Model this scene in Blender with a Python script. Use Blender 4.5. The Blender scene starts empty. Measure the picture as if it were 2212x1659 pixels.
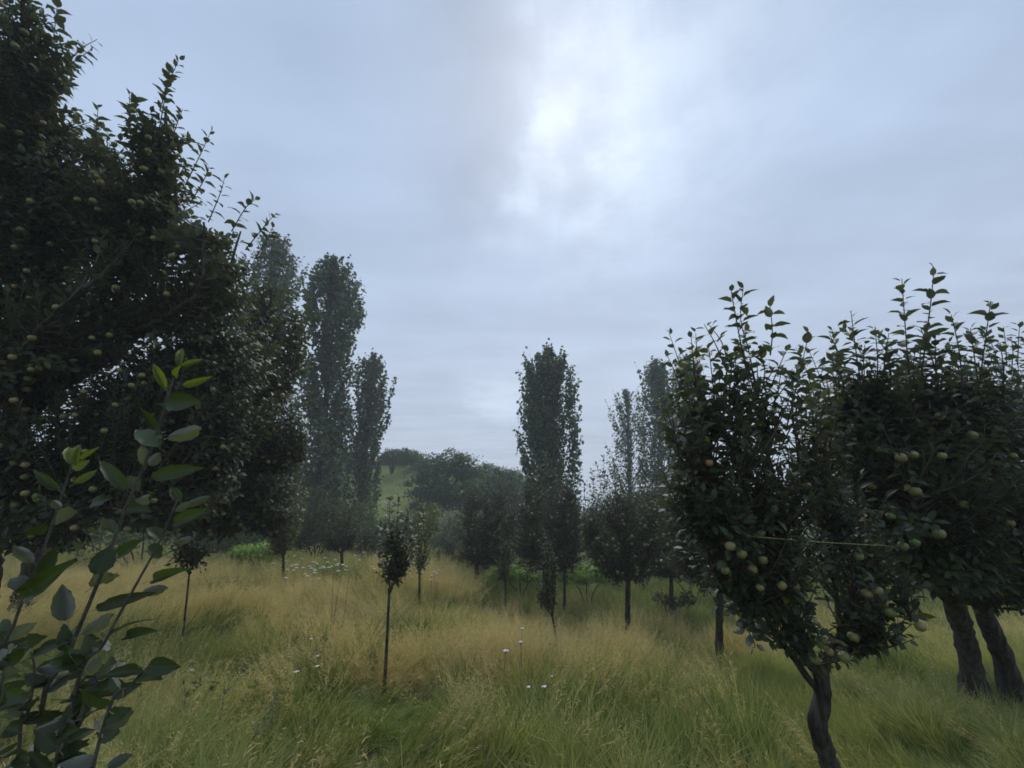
import bpy, math, random
import numpy as np
from mathutils import Matrix, Vector

S = bpy.context.scene
COL = S.collection
R = math.radians
rng = np.random.default_rng(7)
random.seed(7)

# ------------------------------------------------------------------ camera
EYE = 1.65
PITCH = 18.0
F, CX, CY = 831.0, 1106.0, 829.5          # focal length and centre of the 2212 x 1659 photograph
cd = bpy.data.cameras.new('camera')
cam = bpy.data.objects.new('camera', cd)
COL.objects.link(cam)
cam.location = (0, 0, EYE)
cam.rotation_euler = (R(90 + PITCH), 0, 0)
cd.sensor_fit = 'HORIZONTAL'
cd.sensor_width = 36.0
cd.lens = 36.0 * F / 2212.0
cd.clip_start = 0.05
cd.clip_end = 2000
S.camera = cam

# ------------------------------------------------------------------ render settings
S.view_settings.view_transform = 'Standard'
S.view_settings.look = 'None'
S.view_settings.gamma = 1
S.view_settings.exposure = 0.48
S.view_settings.use_curve_mapping = False
S.cycles.use_denoising = True
S.cycles.max_bounces = 8
S.cycles.diffuse_bounces = 3
S.cycles.transmission_bounces = 4
S.cycles.volume_bounces = 1
S.cycles.volume_step_rate = 4
S.cycles.filter_width = 1.7

# ------------------------------------------------------------------ world
SUN_EL, SUN_AZ = 56.0, 10.0                # behind the bright gap in the cloud, a little right of centre
W = bpy.data.worlds.new('World')
S.world = W
W.use_nodes = True
wt = W.node_tree
wt.nodes.clear()


class NT:
    """small helper to write node graphs as expressions"""
    def __init__(s, tree):
        s.t = tree

    def new(s, kind, **kw):
        n = s.t.nodes.new(kind)
        for k, v in kw.items():
            setattr(n, k, v)
        return n

    def put(s, sock, v):
        if isinstance(v, bpy.types.NodeSocket):
            s.t.links.new(v, sock)
        else:
            sock.default_value = v

    def m(s, op, *a):
        n = s.new('ShaderNodeMath', operation=op)
        for i, v in enumerate(a):
            s.put(n.inputs[i], v)
        return n.outputs[0]

    def step(s, lo, hi, v):
        n = s.new('ShaderNodeMapRange', interpolation_type='SMOOTHSTEP')
        s.put(n.inputs[0], v)
        n.inputs[1].default_value = lo
        n.inputs[2].default_value = hi
        return n.outputs[0]

    def noise(s, vec, scale, detail=4, rough=.5):
        n = s.new('ShaderNodeTexNoise')
        if vec is not None:
            s.put(n.inputs['Vector'], vec)
        n.inputs['Scale'].default_value = scale
        n.inputs['Detail'].default_value = detail
        n.inputs['Roughness'].default_value = rough
        return n.outputs[0]

    def mix(s, fac, a, b, blend='MIX'):
        n = s.new('ShaderNodeMix', data_type='RGBA', blend_type=blend)
        s.put(n.inputs[0], fac)
        s.put(n.inputs[6], a)
        s.put(n.inputs[7], b)
        return n.outputs[2]


def rgb(r, g, b):
    return (r, g, b, 1.0)


w = NT(wt)
sky = w.new('ShaderNodeTexSky', sky_type='NISHITA', sun_disc=False)
sky.sun_elevation = R(SUN_EL)
sky.sun_rotation = R(SUN_AZ)
sky.dust_density = 3.0
tc = w.new('ShaderNodeTexCoord')
sx = w.new('ShaderNodeSeparateXYZ')
wt.links.new(tc.outputs['Generated'], sx.inputs[0])
DX, DY, DZ = sx.outputs
zc_ = w.m('MAXIMUM', DZ, .06)
qx = w.m('DIVIDE', DX, zc_)                 # the cloud deck as a plane overhead
qy = w.m('DIVIDE', DY, zc_)
cq = w.new('ShaderNodeCombineXYZ')
wt.links.new(qx, cq.inputs[0])
wt.links.new(qy, cq.inputs[1])
Q = cq.outputs[0]
n1 = w.noise(Q, 1.1, 3, .5)
n2 = w.noise(Q, 3.6, 5, .55)
n3 = w.noise(Q, 2.0, 4, .6)
n5 = w.noise(Q, 11.0, 5, .6)
wx = w.m('ADD', w.m('ADD', qx, w.m('MULTIPLY', w.m('SUBTRACT', n2, .5), .26)), w.m('MULTIPLY', w.m('SUBTRACT', n5, .5), .07))
wy = w.m('ADD', qy, w.m('MULTIPLY', w.m('SUBTRACT', n3, .5), .45))
yy = w.m('SUBTRACT', qy, .70)
xl = w.m('SUBTRACT', .035, w.m('MULTIPLY', w.m('MULTIPLY', yy, yy), .62))
dxl = w.m('SUBTRACT', wx, xl)
edge = w.step(-.03, .085, dxl)
fade = w.m('SUBTRACT', 1.0, w.m('MULTIPLY', w.step(.06, .85, dxl), 1.0))
win = w.m('MULTIPLY', w.step(.05, .55, wy), w.m('SUBTRACT', 1.0, w.step(.85, 1.42, wy)))
gap = w.m('MULTIPLY', w.m('MULTIPLY', edge, fade), win)
n4 = w.noise(Q, 7.5, 6, .62)
puff = w.m('ADD', w.m('MULTIPLY', w.step(.36, .62, n2), .48), w.m('MULTIPLY', w.step(.36, .64, n4), .34))
gap = w.m('MULTIPLY', gap, w.m('ADD', .26, puff))
bank = w.m('DIVIDE', w.m('ADD', dxl, .10), .13)
bank = w.m('MULTIPLY', w.m('POWER', 2.718, w.m('MULTIPLY', w.m('MULTIPLY', bank, bank), -1.0)), win)
mpp = w.new('ShaderNodeMapping')
wt.links.new(Q, mpp.inputs[0])
mpp.inputs['Rotation'].default_value = (0, 0, R(-42))
mpp.inputs['Scale'].default_value = (.55, 2.6, 1)
streak = w.noise(mpp.outputs[0], 1.3, 4, .5)


def blob(cx, cy, sx_, sy_):
    a = w.m('DIVIDE', w.m('SUBTRACT', w.m('ADD', qx, w.m('MULTIPLY', w.m('SUBTRACT', n2, .5), .7)), cx), sx_)
    b = w.m('DIVIDE', w.m('SUBTRACT', wy, cy), sy_)
    e = w.m('ADD', w.m('MULTIPLY', a, a), w.m('MULTIPLY', b, b))
    return w.m('POWER', 2.718, w.m('MULTIPLY', e, -1.0))


b1 = blob(-.10, 3.75, .30, .85)
b2 = blob(.75, 3.0, .75, .9)
b3 = blob(.42, 1.0, .40, .6)
up = w.step(.0, .9, DZ)
base = w.mix(up, rgb(.380, .440, .545), rgb(.318, .412, .570))
n6 = w.noise(Q, 2.4, 5, .55)
mod = w.m('ADD', .585, w.m('ADD', w.m('ADD', w.m('MULTIPLY', n1, .24), w.m('MULTIPLY', n6, .26)), w.m('MULTIPLY', streak, .30)))
mod = w.m('MULTIPLY', mod, w.m('SUBTRACT', 1.0, w.m('MULTIPLY', bank, .19)))
# softly mottled cloud deck
vm = w.new('ShaderNodeVectorMath', operation='SCALE')
wt.links.new(base, vm.inputs[0])
wt.links.new(mod, vm.inputs['Scale'])
br = w.m('ADD', w.m('MULTIPLY', gap, .19), w.m('ADD', w.m('MULTIPLY', b1, .24), w.m('ADD', w.m('MULTIPLY', b2, .07), w.m('MULTIPLY', w.m('MULTIPLY', b3, w.m('ADD', .35, puff)), .17))))
lit = w.mix(br, vm.outputs[0], rgb(.88, 1.03, 1.16))
v2 = w.new('ShaderNodeVectorMath', operation='SCALE')
wt.links.new(lit, v2.inputs[0])
v2.inputs['Scale'].default_value = 10.0     # the background strength below is 0.1
cover = w.mix(.94, sky.outputs[0], v2.outputs[0])
bg = w.new('ShaderNodeBackground')
wt.links.new(cover, bg.inputs[0])
bg.inputs[1].default_value = 0.1
wo = w.new('ShaderNodeOutputWorld')
wt.links.new(bg.outputs[0], wo.inputs[0])

# ------------------------------------------------------------------ sun, veiled by cloud
sl = bpy.data.lights.new('sun', 'SUN')
sl.energy = 1.5
sl.angle = R(40)
sl.color = (1.0, .97, .92)
so = bpy.data.objects.new('sun', sl)
COL.objects.link(so)
sd = Vector((math.sin(R(SUN_AZ)) * math.cos(R(SUN_EL)), math.cos(R(SUN_AZ)) * math.cos(R(SUN_EL)), math.sin(R(SUN_EL))))
so.rotation_euler = sd.to_track_quat('Z', 'Y').to_euler()

# ------------------------------------------------------------------ geometry helpers
CP, SP = math.cos(R(PITCH)), math.sin(R(PITCH))


def ptc(px, py, d):
    """photograph pixel and depth along the lens axis -> world point"""
    u, v = (px - CX) / F, (CY - py) / F
    return np.array([u * d, d * (CP - v * SP), EYE + d * (SP + v * CP)])


def project(p):
    p = np.asarray(p, float)
    q = p - np.array([0, 0, EYE])
    d = q[..., 1] * CP + q[..., 2] * SP
    v = -q[..., 1] * SP + q[..., 2] * CP
    return CX + F * q[..., 0] / d, CY - F * v / d, d


def sm(a, b, x):
    t = np.clip((np.asarray(x, float) - a) / (b - a), 0, 1)
    return t * t * (3 - 2 * t)


def vnoise(x, y, s=1.0, seed=0):
    """cheap smooth value noise in 0..1"""
    x = np.asarray(x, float) * s + seed * 17.31
    y = np.asarray(y, float) * s + seed * 5.77
    xi, yi = np.floor(x), np.floor(y)
    fx, fy = x - xi, y - yi
    fx, fy = fx * fx * (3 - 2 * fx), fy * fy * (3 - 2 * fy)

    def h(a, b):
        v = np.sin(a * 127.1 + b * 311.7 + seed * 74.7) * 43758.5453
        return v - np.floor(v)
    return (h(xi, yi) * (1 - fx) + h(xi + 1, yi) * fx) * (1 - fy) + (h(xi, yi + 1) * (1 - fx) + h(xi + 1, yi + 1) * fx) * fy


def gz(x, y):
    """height of the ground"""
    x = np.asarray(x, float)
    y = np.asarray(y, float)
    dip = -1.05 * sm(3, 9, y) * sm(-3.5, 2.0, x)
    dip2 = -.15 * sm(9, 16, y)
    hill = 6.4 * sm(21, 40, y) * sm(3.0, -6.0, x + (y - 30) * .05)
    bump = .10 * (vnoise(x, y, .8, 1) - .5) + .13 * (vnoise(x, y, 1.9, 21) - .5) + .25 * (vnoise(x, y, .17, 2) - .5) * sm(4, 12, y)
    return dip + dip2 + hill + bump


def ground_at(px, d):
    """where pixel column px stands at depth d, on the ground"""
    x = (px - CX) / F * d
    y = d / CP
    for _ in range(6):
        z = float(gz(x, y))
        y = (d - (z - EYE) * SP) / CP
    return np.array([x, y, float(gz(x, y))])


def mesh_from(name, V, T, mats, mi=None, rnd=None, smooth=False):
    V = np.asarray(V, np.float32)
    T = np.asarray(T, np.int32)
    me = bpy.data.meshes.new(name)
    me.vertices.add(len(V))
    me.vertices.foreach_set('co', V.ravel())
    me.loops.add(T.size)
    me.loops.foreach_set('vertex_index', T.ravel())
    me.polygons.add(len(T))
    me.polygons.foreach_set('loop_start', np.arange(0, T.size, 3, dtype=np.int32))
    me.polygons.foreach_set('loop_total', np.full(len(T), 3, np.int32))
    for m_ in mats:
        me.materials.append(m_)
    if mi is not None:
        me.polygons.foreach_set('material_index', np.asarray(mi, np.int32))
    if smooth:
        me.polygons.foreach_set('use_smooth', np.ones(len(T), bool))
    if rnd is not None:
        a = me.attributes.new('rnd', 'FLOAT', 'POINT')
        a.data.foreach_set('value', np.asarray(rnd, np.float32))
    me.update(calc_edges=True)
    return me


class MB:
    """collects tubes, leaves and shapes for one mesh"""
    def __init__(s):
        s.V, s.T, s.M, s.R, s.n = [], [], [], [], 0

    def add(s, V, T, mat=0, rnd=0.0):
        V = np.asarray(V, float).reshape(-1, 3)
        T = np.asarray(T, int).reshape(-1, 3)
        s.V.append(V)
        s.T.append(T + s.n)
        s.M.append(np.full(len(T), mat))
        s.R.append(np.broadcast_to(np.asarray(rnd, float), (len(V),)).copy())
        s.n += len(V)

    def tube(s, P, rad, k=6, mat=0, rnd=0.0, cap=True, rough=0.0):
        P = np.asarray(P, float)
        n = len(P)
        rad = np.broadcast_to(np.asarray(rad, float), (n,))
        t = np.gradient(P, axis=0)
        t /= np.linalg.norm(t, axis=1)[:, None] + 1e-9
        ref = np.array([.31, .95, .05]) if abs(t[:, 2]).mean() > .6 else np.array([.1, .1, 1.0])
        a = np.cross(t, ref)
        a /= np.linalg.norm(a, axis=1)[:, None] + 1e-9
        b = np.cross(t, a)
        ang = np.arange(k) * 2 * np.pi / k
        ring = P[:, None, :] + rad[:, None, None] * (np.cos(ang)[None, :, None] * a[:, None, :] + np.sin(ang)[None, :, None] * b[:, None, :])
        if rough:                                 # ridged, knotty bark
            q = 1 + rough * (.6 * rng.normal(size=(1, k)) + .7 * rng.normal(size=(n, k)))
            ring = P[:, None, :] + (ring - P[:, None, :]) * q[:, :, None]
        V = ring.reshape(-1, 3)
        i = np.arange(n - 1)[:, None] * k
        j = np.arange(k)[None, :]
        j2 = (j + 1) % k
        q0, q1, q2, q3 = i + j, i + j2, i + k + j2, i + k + j
        T = np.concatenate([np.stack([q0, q2, q1], -1).reshape(-1, 3), np.stack([q0, q3, q2], -1).reshape(-1, 3)])
        if cap:
            V = np.concatenate([V, P[-1:] + t[-1:] * rad[-1] * .6])
            e = (n - 1) * k
            T = np.concatenate([T, np.stack([e + np.arange(k), np.full(k, n * k), e + (np.arange(k) + 1) % k], -1)])
        s.add(V, T, mat, rnd)

    def leaves(s, P, D, N, L, Wd, tmpl, mat=0, rnd=None):
        """P base, D direction, N upper-side normal, L length, Wd width"""
        tv, tt = tmpl
        n = len(P)
        if n == 0:
            return
        D = D / (np.linalg.norm(D, axis=1)[:, None] + 1e-9)
        side = np.cross(D, N)
        side /= np.linalg.norm(side, axis=1)[:, None] + 1e-9
        N2 = np.cross(side, D)
        L = np.broadcast_to(np.asarray(L, float), (n,))
        Wd = np.broadcast_to(np.asarray(Wd, float), (n,))
        V = P[:, None, :] + (tv[None, :, 0:1] * Wd[:, None, None]) * side[:, None, :] \
            + (tv[None, :, 1:2] * L[:, None, None]) * D[:, None, :] + (tv[None, :, 2:3] * L[:, None, None]) * N2[:, None, :]
        k = len(tv)
        T = tt[None] + (np.arange(n) * k)[:, None, None]
        if rnd is None:
            rnd = rng.random(n)
        s.add(V.reshape(-1, 3), T.reshape(-1, 3), mat, np.repeat(rnd, k))

    def arrays(s):
        return np.concatenate(s.V), np.concatenate(s.T), np.concatenate(s.M), np.concatenate(s.R)

    def build(s, name, mats, parent=None, org=None, smooth=False):
        V, T, M, Rn = s.arrays()
        if org is not None:
            V = V - np.asarray(org)
        me = mesh_from(name, V, T, mats, M, Rn, smooth)
        return link(name, me, parent)


def link(name, me, parent=None):
    o = bpy.data.objects.new(name, me)
    COL.objects.link(o)
    if parent is not None:
        o.parent = parent
    return o


def thing(name, loc, label, cat, group=None):
    o = bpy.data.objects.new(name, None)
    COL.objects.link(o)
    o.location = [float(c) for c in loc]
    o.empty_display_size = .1
    tag(o, label, cat, group)
    return o


def tag(o, label, cat, group=None):
    o['label'] = label
    o['category'] = cat
    if group:
        o['group'] = group


# leaf shapes: x across (-.5...5), y along, z out of the blade; wound so that +z is the upper side
LEAF2 = (np.array([[0, 0, 0], [.5, .45, .05], [0, 1, -.10], [-.5, .45, .05]], float), np.array([[0, 1, 2], [0, 2, 3]]))
LEAF8 = (np.array([[0, 0, 0], [-.40, .24, .05], [0, .24, -.01], [.40, .24, .05], [-.43, .60, .0], [0, .60, -.05], [.43, .60, .0], [0, 1, -.22]], float),
         np.array([[0, 2, 1], [0, 3, 2], [1, 2, 5], [1, 5, 4], [2, 3, 6], [2, 6, 5], [4, 5, 7], [5, 6, 7]]))
HEART = (np.array([[0, 0, 0], [.45, .12, .04], [.46, .45, .02], [0, 1, -.12], [-.46, .45, .02], [-.45, .12, .04]], float),
         np.array([[0, 1, 2], [0, 2, 3], [0, 3, 4], [0, 4, 5]]))


def fine_leaf(name, mats, curl, fold, bend, seed):
    """one apple leaf with toothed edge, folded midrib and stalk; unit length, unit width, +z upper side"""
    r = np.random.default_rng(seed)
    ys = np.array([.0, .08, .17, .27, .38, .50, .62, .74, .85, .94, 1.0])
    hw = np.array([.06, .28, .41, .48, .50, .49, .44, .35, .22, .09, .0])
    V, T = [], []
    for i, (y, h) in enumerate(zip(ys, hw)):
        tooth = .018 * (1 if i % 2 else -1) if 0 < i < 10 else 0
        zz = -curl * y * y
        xx = bend * y * y
        wob = .02 * r.normal()
        V += [[xx - h - tooth, y - .02, zz + fold * h * 1.3 + wob], [xx - h * .5, y, zz + fold * h * .35 + .012], [xx, y, zz],
              [xx + h * .5, y, zz + fold * h * .35 + .012], [xx + h + tooth, y - .02, zz + fold * h * 1.3 - wob]]
    for i in range(len(ys) - 1):
        for j in range(4):
            a = i * 5 + j
            T += [[a, a + 1, a + 6], [a, a + 6, a + 5]]
    V, T = np.array(V), np.array(T)
    mb = MB()
    mb.add(V, T, 0, r.random())
    mb.tube([[0, -.28, .06], [0, -.14, .015], [0, .0, -.004], [0, .35, -.004 - curl * .12]], [.02, .017, .016, .008], 4, 1, .5)
    a = mb.arrays()
    return mesh_from(name, a[0], a[1], mats, a[2], a[3], True)


# ------------------------------------------------------------------ materials
def leaf_mat(name, top, under, var=.35, trans=.30, rough=.45, spec=.35, yellow=(.16, .13, .03), yamt=.06, veins=False):
    m = bpy.data.materials.new(name)
    m.use_nodes = True
    t = m.node_tree
    t.nodes.clear()
    n = NT(t)
    at = n.new('ShaderNodeAttribute', attribute_name='rnd')
    oi = n.new('ShaderNodeObjectInfo')
    r0 = n.m('FRACT', n.m('ADD', at.outputs['Fac'], oi.outputs['Random']))
    geo = n.new('ShaderNodeNewGeometry')
    big = n.noise(geo.outputs['Position'], 1.3, 3, .6)
    fine = n.noise(geo.outputs['Position'], 60, 3, .6)
    bright = n.m('ADD', 1.0 - var, n.m('MULTIPLY', r0, var * 1.2))
    bright = n.m('MULTIPLY', bright, n.m('ADD', .62, n.m('MULTIPLY', big, .76)))
    bright = n.m('MULTIPLY', bright, n.m('ADD', .80, n.m('MULTIPLY', fine, .4)))
    c = n.mix(n.step(1 - yamt, 1 - yamt + .05, r0), rgb(*top), rgb(*yellow))
    c = n.mix(n.m('MULTIPLY', big, .5), c, rgb(top[0] * 1.5, top[1] * 1.25, top[2] * .8))
    if veins:                                  # net of side veins, brown specks and bitten edges' scars
        co = n.new('ShaderNodeTexCoord')
        xyz = n.new('ShaderNodeSeparateXYZ')
        t.links.new(co.outputs['Object'], xyz.inputs[0])
        ph = n.m('ADD', n.m('MULTIPLY', xyz.outputs[1], 52.0), n.m('MULTIPLY', n.m('ABSOLUTE', xyz.outputs[0]), -46.0))
        v_ = n.step(.80, 1.0, n.m('SINE', ph))
        mid_ = n.m('SUBTRACT', 1.0, n.step(.0, .035, n.m('ABSOLUTE', xyz.outputs[0])))
        v_ = n.m('MAXIMUM', n.m('MULTIPLY', v_, .55), mid_)
        spot = n.noise(co.outputs['Object'], 9, 3, .6)
        c = n.mix(n.m('MULTIPLY', v_, .5), c, rgb(top[0] * 2.2, top[1] * 1.9, top[2] * 2.2))
        c = n.mix(n.m('MULTIPLY', n.step(.64, .70, spot), .7), c, rgb(.07, .045, .02))
        under_c = n.mix(n.m('MULTIPLY', v_, .45), rgb(*under), rgb(under[0] * 1.5, under[1] * 1.5, under[2] * 1.4))
        c = n.mix(geo.outputs['Backfacing'], c, under_c)
    else:
        c = n.mix(geo.outputs['Backfacing'], c, rgb(*under))
    sc_ = n.new('ShaderNodeVectorMath', operation='SCALE')
    t.links.new(c, sc_.inputs[0])
    t.links.new(bright, sc_.inputs['Scale'])
    p = n.new('ShaderNodeBsdfPrincipled')
    t.links.new(sc_.outputs[0], p.inputs['Base Color'])
    p.inputs['Roughness'].default_value = rough
    p.inputs['Specular IOR Level'].default_value = spec
    tr = n.new('ShaderNodeBsdfTranslucent')
    tcx = n.mix(1.0, sc_.outputs[0], rgb(1.5, 1.6, .55), 'MULTIPLY')
    t.links.new(tcx, tr.inputs[0])
    mx = n.new('ShaderNodeMixShader')
    mx.inputs[0].default_value = trans
    t.links.new(p.outputs[0], mx.inputs[1])
    t.links.new(tr.outputs[0], mx.inputs[2])
    o = n.new('ShaderNodeOutputMaterial')
    t.links.new(mx.outputs[0], o.inputs[0])
    return m


def plain_mat(name, c1, c2, scale=12, rough=.8, bump=0.0, spec=.3, stretch=None, var=0.0, detail=5):
    m = bpy.data.materials.new(name)
    m.use_nodes = True
    t = m.node_tree
    t.nodes.clear()
    n = NT(t)
    co = n.new('ShaderNodeTexCoord')
    vec = co.outputs['Object']
    if stretch:
        mp = n.new('ShaderNodeMapping')
        t.links.new(vec, mp.inputs[0])
        mp.inputs['Scale'].default_value = stretch
        vec = mp.outputs[0]
    f = n.noise(vec, scale, detail, .6)
    fc = n.step(.32, .68, f)
    c = n.mix(fc, rgb(*c1), rgb(*c2))
    if var:
        oi = n.new('ShaderNodeObjectInfo')
        hs = n.new('ShaderNodeHueSaturation')
        t.links.new(c, hs.inputs['Color'])
        t.links.new(n.m('ADD', 1 - var / 2, n.m('MULTIPLY', oi.outputs['Random'], var)), hs.inputs['Value'])
        t.links.new(n.m('ADD', .5 - var * .04, n.m('MULTIPLY', oi.outputs['Random'], var * .08)), hs.inputs['Hue'])
        c = hs.outputs[0]
    p = n.new('ShaderNodeBsdfPrincipled')
    t.links.new(c, p.inputs['Base Color'])
    p.inputs['Roughness'].default_value = rough
    p.inputs['Specular IOR Level'].default_value = spec
    if bump:
        b = n.new('ShaderNodeBump')
        b.inputs['Strength'].default_value = bump
        b.inputs['Distance'].default_value = .01
        t.links.new(f, b.inputs['Height'])
        t.links.new(b.outputs[0], p.inputs['Normal'])
    o = n.new('ShaderNodeOutputMaterial')
    t.links.new(p.outputs[0], o.inputs[0])
    return m


def apple_mat(name):
    m = bpy.data.materials.new(name)
    m.use_nodes = True
    t = m.node_tree
    t.nodes.clear()
    n = NT(t)
    co = n.new('ShaderNodeTexCoord')
    oi = n.new('ShaderNodeObjectInfo')
    s = n.new('ShaderNodeSeparateXYZ')
    t.links.new(co.outputs['Object'], s.inputs[0])
    f = n.noise(co.outputs['Object'], 1.6, 3, .5)
    sp = n.noise(co.outputs['Object'], 26, 2, .5)
    c = n.mix(oi.outputs['Random'], rgb(.11, .155, .04), rgb(.23, .235, .085))
    blush = n.m('MULTIPLY', n.step(.1, 1.0, n.m('ADD', s.outputs[0], f)), n.m('MULTIPLY', oi.outputs['Random'], .75))
    c = n.mix(blush, c, rgb(.33, .17, .09))
    c = n.mix(n.step(.66, .72, sp), c, rgb(.36, .32, .16))
    p = n.new('ShaderNodeBsdfPrincipled')
    t.links.new(c, p.inputs['Base Color'])
    p.inputs['Roughness'].default_value = .42
    p.inputs['Specular IOR Level'].default_value = .4
    o = n.new('ShaderNodeOutputMaterial')
    t.links.new(p.outputs[0], o.inputs[0])
    return m


M_APPLE_LEAF = leaf_mat('apple_leaf', (.042, .066, .030), (.100, .118, .088), trans=.2)
M_APPLE_FAR = leaf_mat('apple_leaf_far', (.046, .064, .027), (.080, .095, .062), yamt=.08, trans=.2, spec=.18, rough=.6)
M_SAPLING = leaf_mat('sapling_leaf', (.034, .056, .018), (.105, .120, .108), var=.4, trans=.25, yamt=0, veins=True)
M_YOUNG = leaf_mat('young_leaf', (.105, .145, .032), (.15, .19, .085), var=.2, trans=.35, yamt=0, veins=True)
M_POPLAR = leaf_mat('poplar_leaf', (.052, .098, .052), (.11, .15, .105), var=.62, yamt=.0)
M_WALNUT = leaf_mat('broad_leaf', (.050, .108, .050), (.080, .128, .075), yamt=.02)
M_YELLOWISH = leaf_mat('yellow_green_leaf', (.12, .15, .035), (.15, .17, .07), yamt=.12)
M_SILVER = leaf_mat('silver_leaf', (.20, .24, .20), (.26, .29, .26), yamt=0)
M_BUSH = leaf_mat('bush_leaf', (.065, .105, .038), (.10, .13, .075), yamt=.04)
M_FRESH = leaf_mat('fresh_green_leaf', (.23, .37, .08), (.22, .32, .11), yamt=.03)
M_BARK = plain_mat('bark', (.022, .018, .015), (.095, .088, .072), 26, .92, 1.0, .15, (1, 1, .22), detail=9)
M_TWIG = plain_mat('twig_bark', (.040, .030, .024), (.085, .068, .055), 30, .8, .3)
M_STEM = plain_mat('downy_stem', (.055, .052, .040), (.12, .11, .09), 40, .8, .3)
M_PETIOLE = plain_mat('leaf_stalk', (.10, .12, .05), (.16, .17, .09), 20, .7)
M_APPLE = apple_mat('apple_skin')
M_TWINE = plain_mat('twine', (.22, .20, .07), (.34, .31, .13), 60, .9, .4)
M_PETAL = plain_mat('white_petal', (.70, .70, .66), (.85, .85, .80), 30, .7)
M_FLOWERSTEM = plain_mat('flower_stem', (.08, .10, .04), (.13, .14, .06), 20, .8)
M_DRY = plain_mat('dry_stalk', (.13, .095, .05), (.22, .17, .09), 25, .9)
M_DEAD = plain_mat('dead_wood', (.035, .028, .022), (.08, .065, .05), 20, .9, .5)


def grass_mat(name, cols, tip, trans):
    m = bpy.data.materials.new(name)
    m.use_nodes = True
    t = m.node_tree
    t.nodes.clear()
    n = NT(t)
    at = n.new('ShaderNodeAttribute', attribute_name='rnd')
    oi = n.new('ShaderNodeObjectInfo')
    geo = n.new('ShaderNodeNewGeometry')
    a = n.noise(geo.outputs['Position'], .55, 3, .6)
    b = n.noise(geo.outputs['Position'], 2.6, 3, .6)
    f = n.m('ADD', n.m('MULTIPLY', a, .55), n.m('ADD', n.m('MULTIPLY', b, .35), n.m('MULTIPLY', n.m('SUBTRACT', oi.outputs['Random'], .5), .60)))
    c = n.mix(n.step(.28, .64, f), rgb(*cols[0]), rgb(*cols[1]))
    c = n.mix(n.m('MULTIPLY', n.m('POWER', at.outputs['Fac'], 2.0), .75), c, rgb(*tip))
    p = n.new('ShaderNodeBsdfPrincipled')
    t.links.new(c, p.inputs['Base Color'])
    p.inputs['Roughness'].default_value = .6
    p.inputs['Specular IOR Level'].default_value = .25
    tr = n.new('ShaderNodeBsdfTranslucent')
    t.links.new(n.mix(1.0, c, rgb(1.2, 1.2, .7), 'MULTIPLY'), tr.inputs[0])
    mx = n.new('ShaderNodeMixShader')
    mx.inputs[0].default_value = trans
    t.links.new(p.outputs[0], mx.inputs[1])
    t.links.new(tr.outputs[0], mx.inputs[2])
    o = n.new('ShaderNodeOutputMaterial')
    t.links.new(mx.outputs[0], o.inputs[0])
    return m


M_GRASS = grass_mat('green_grass', ((.145, .210, .046), (.31, .335, .10)), (.43, .43, .18), .42)
M_DARKGRASS = grass_mat('rank_grass', ((.065, .125, .028), (.145, .205, .05)), (.22, .27, .08), .38)
M_STRAW = grass_mat('straw_grass', ((.36, .335, .125), (.58, .445, .23)), (.62, .50, .29), .42)

# ------------------------------------------------------------------ ground
m = bpy.data.materials.new('meadow_ground')
m.use_nodes = True
t = m.node_tree
n = NT(t)
p = t.nodes['Principled BSDF']
geo = n.new('ShaderNodeNewGeometry')
a = n.noise(geo.outputs['Position'], .35, 5, .6)
b = n.noise(geo.outputs['Position'], 6.0, 5, .65)
c = n.mix(n.step(.35, .65, a), rgb(.085, .115, .034), rgb(.15, .15, .05))
c = n.mix(n.step(.35, .7, b), c, rgb(.055, .075, .024))
sp = n.new('ShaderNodeSeparateXYZ')
t.links.new(geo.outputs['Position'], sp.inputs[0])
# short pale pasture on the hill, meadow ground coloured darker to deepen gaps between tufts
hillc = n.mix(n.step(.3, .7, n.noise(geo.outputs['Position'], 1.1, 5, .65)), rgb(.12, .155, .05), rgb(.19, .215, .07))
c = n.mix(n.step(.4, 1.6, sp.outputs[2]), c, hillc)
t.links.new(c, p.inputs['Base Color'])
p.inputs['Roughness'].default_value = .95
p.inputs['Specular IOR Level'].default_value = .1
bp = n.new('ShaderNodeBump')
bp.inputs['Strength'].default_value = .8
bp.inputs['Distance'].default_value = .08
t.links.new(b, bp.inputs['Height'])
t.links.new(bp.outputs[0], p.inputs['Normal'])
M_GROUND = m


def axis(lo, hi, fine_lo, fine_hi, step, coarse):
    return np.unique(np.concatenate([np.arange(lo, fine_lo, coarse), np.arange(fine_lo, fine_hi, step), np.arange(fine_hi, hi + .01, coarse)]))


gxs = axis(-120, 120, -24, 24, .4, 6)
gys = axis(-120, 120, -4, 48, .4, 6)
GX, GY = np.meshgrid(gxs, gys)
GV = np.stack([GX, GY, gz(GX, GY)], -1).reshape(-1, 3)
nx, ny = len(gxs), len(gys)
ii = (np.arange(ny - 1)[:, None] * nx + np.arange(nx - 1)[None]).ravel()
GT = np.concatenate([np.stack([ii, ii + 1, ii + nx + 1], -1), np.stack([ii, ii + nx + 1, ii + nx], -1)])
ground = link('ground', mesh_from('ground', GV, GT, [M_GROUND], smooth=True))
ground['kind'] = 'structure'

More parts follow.
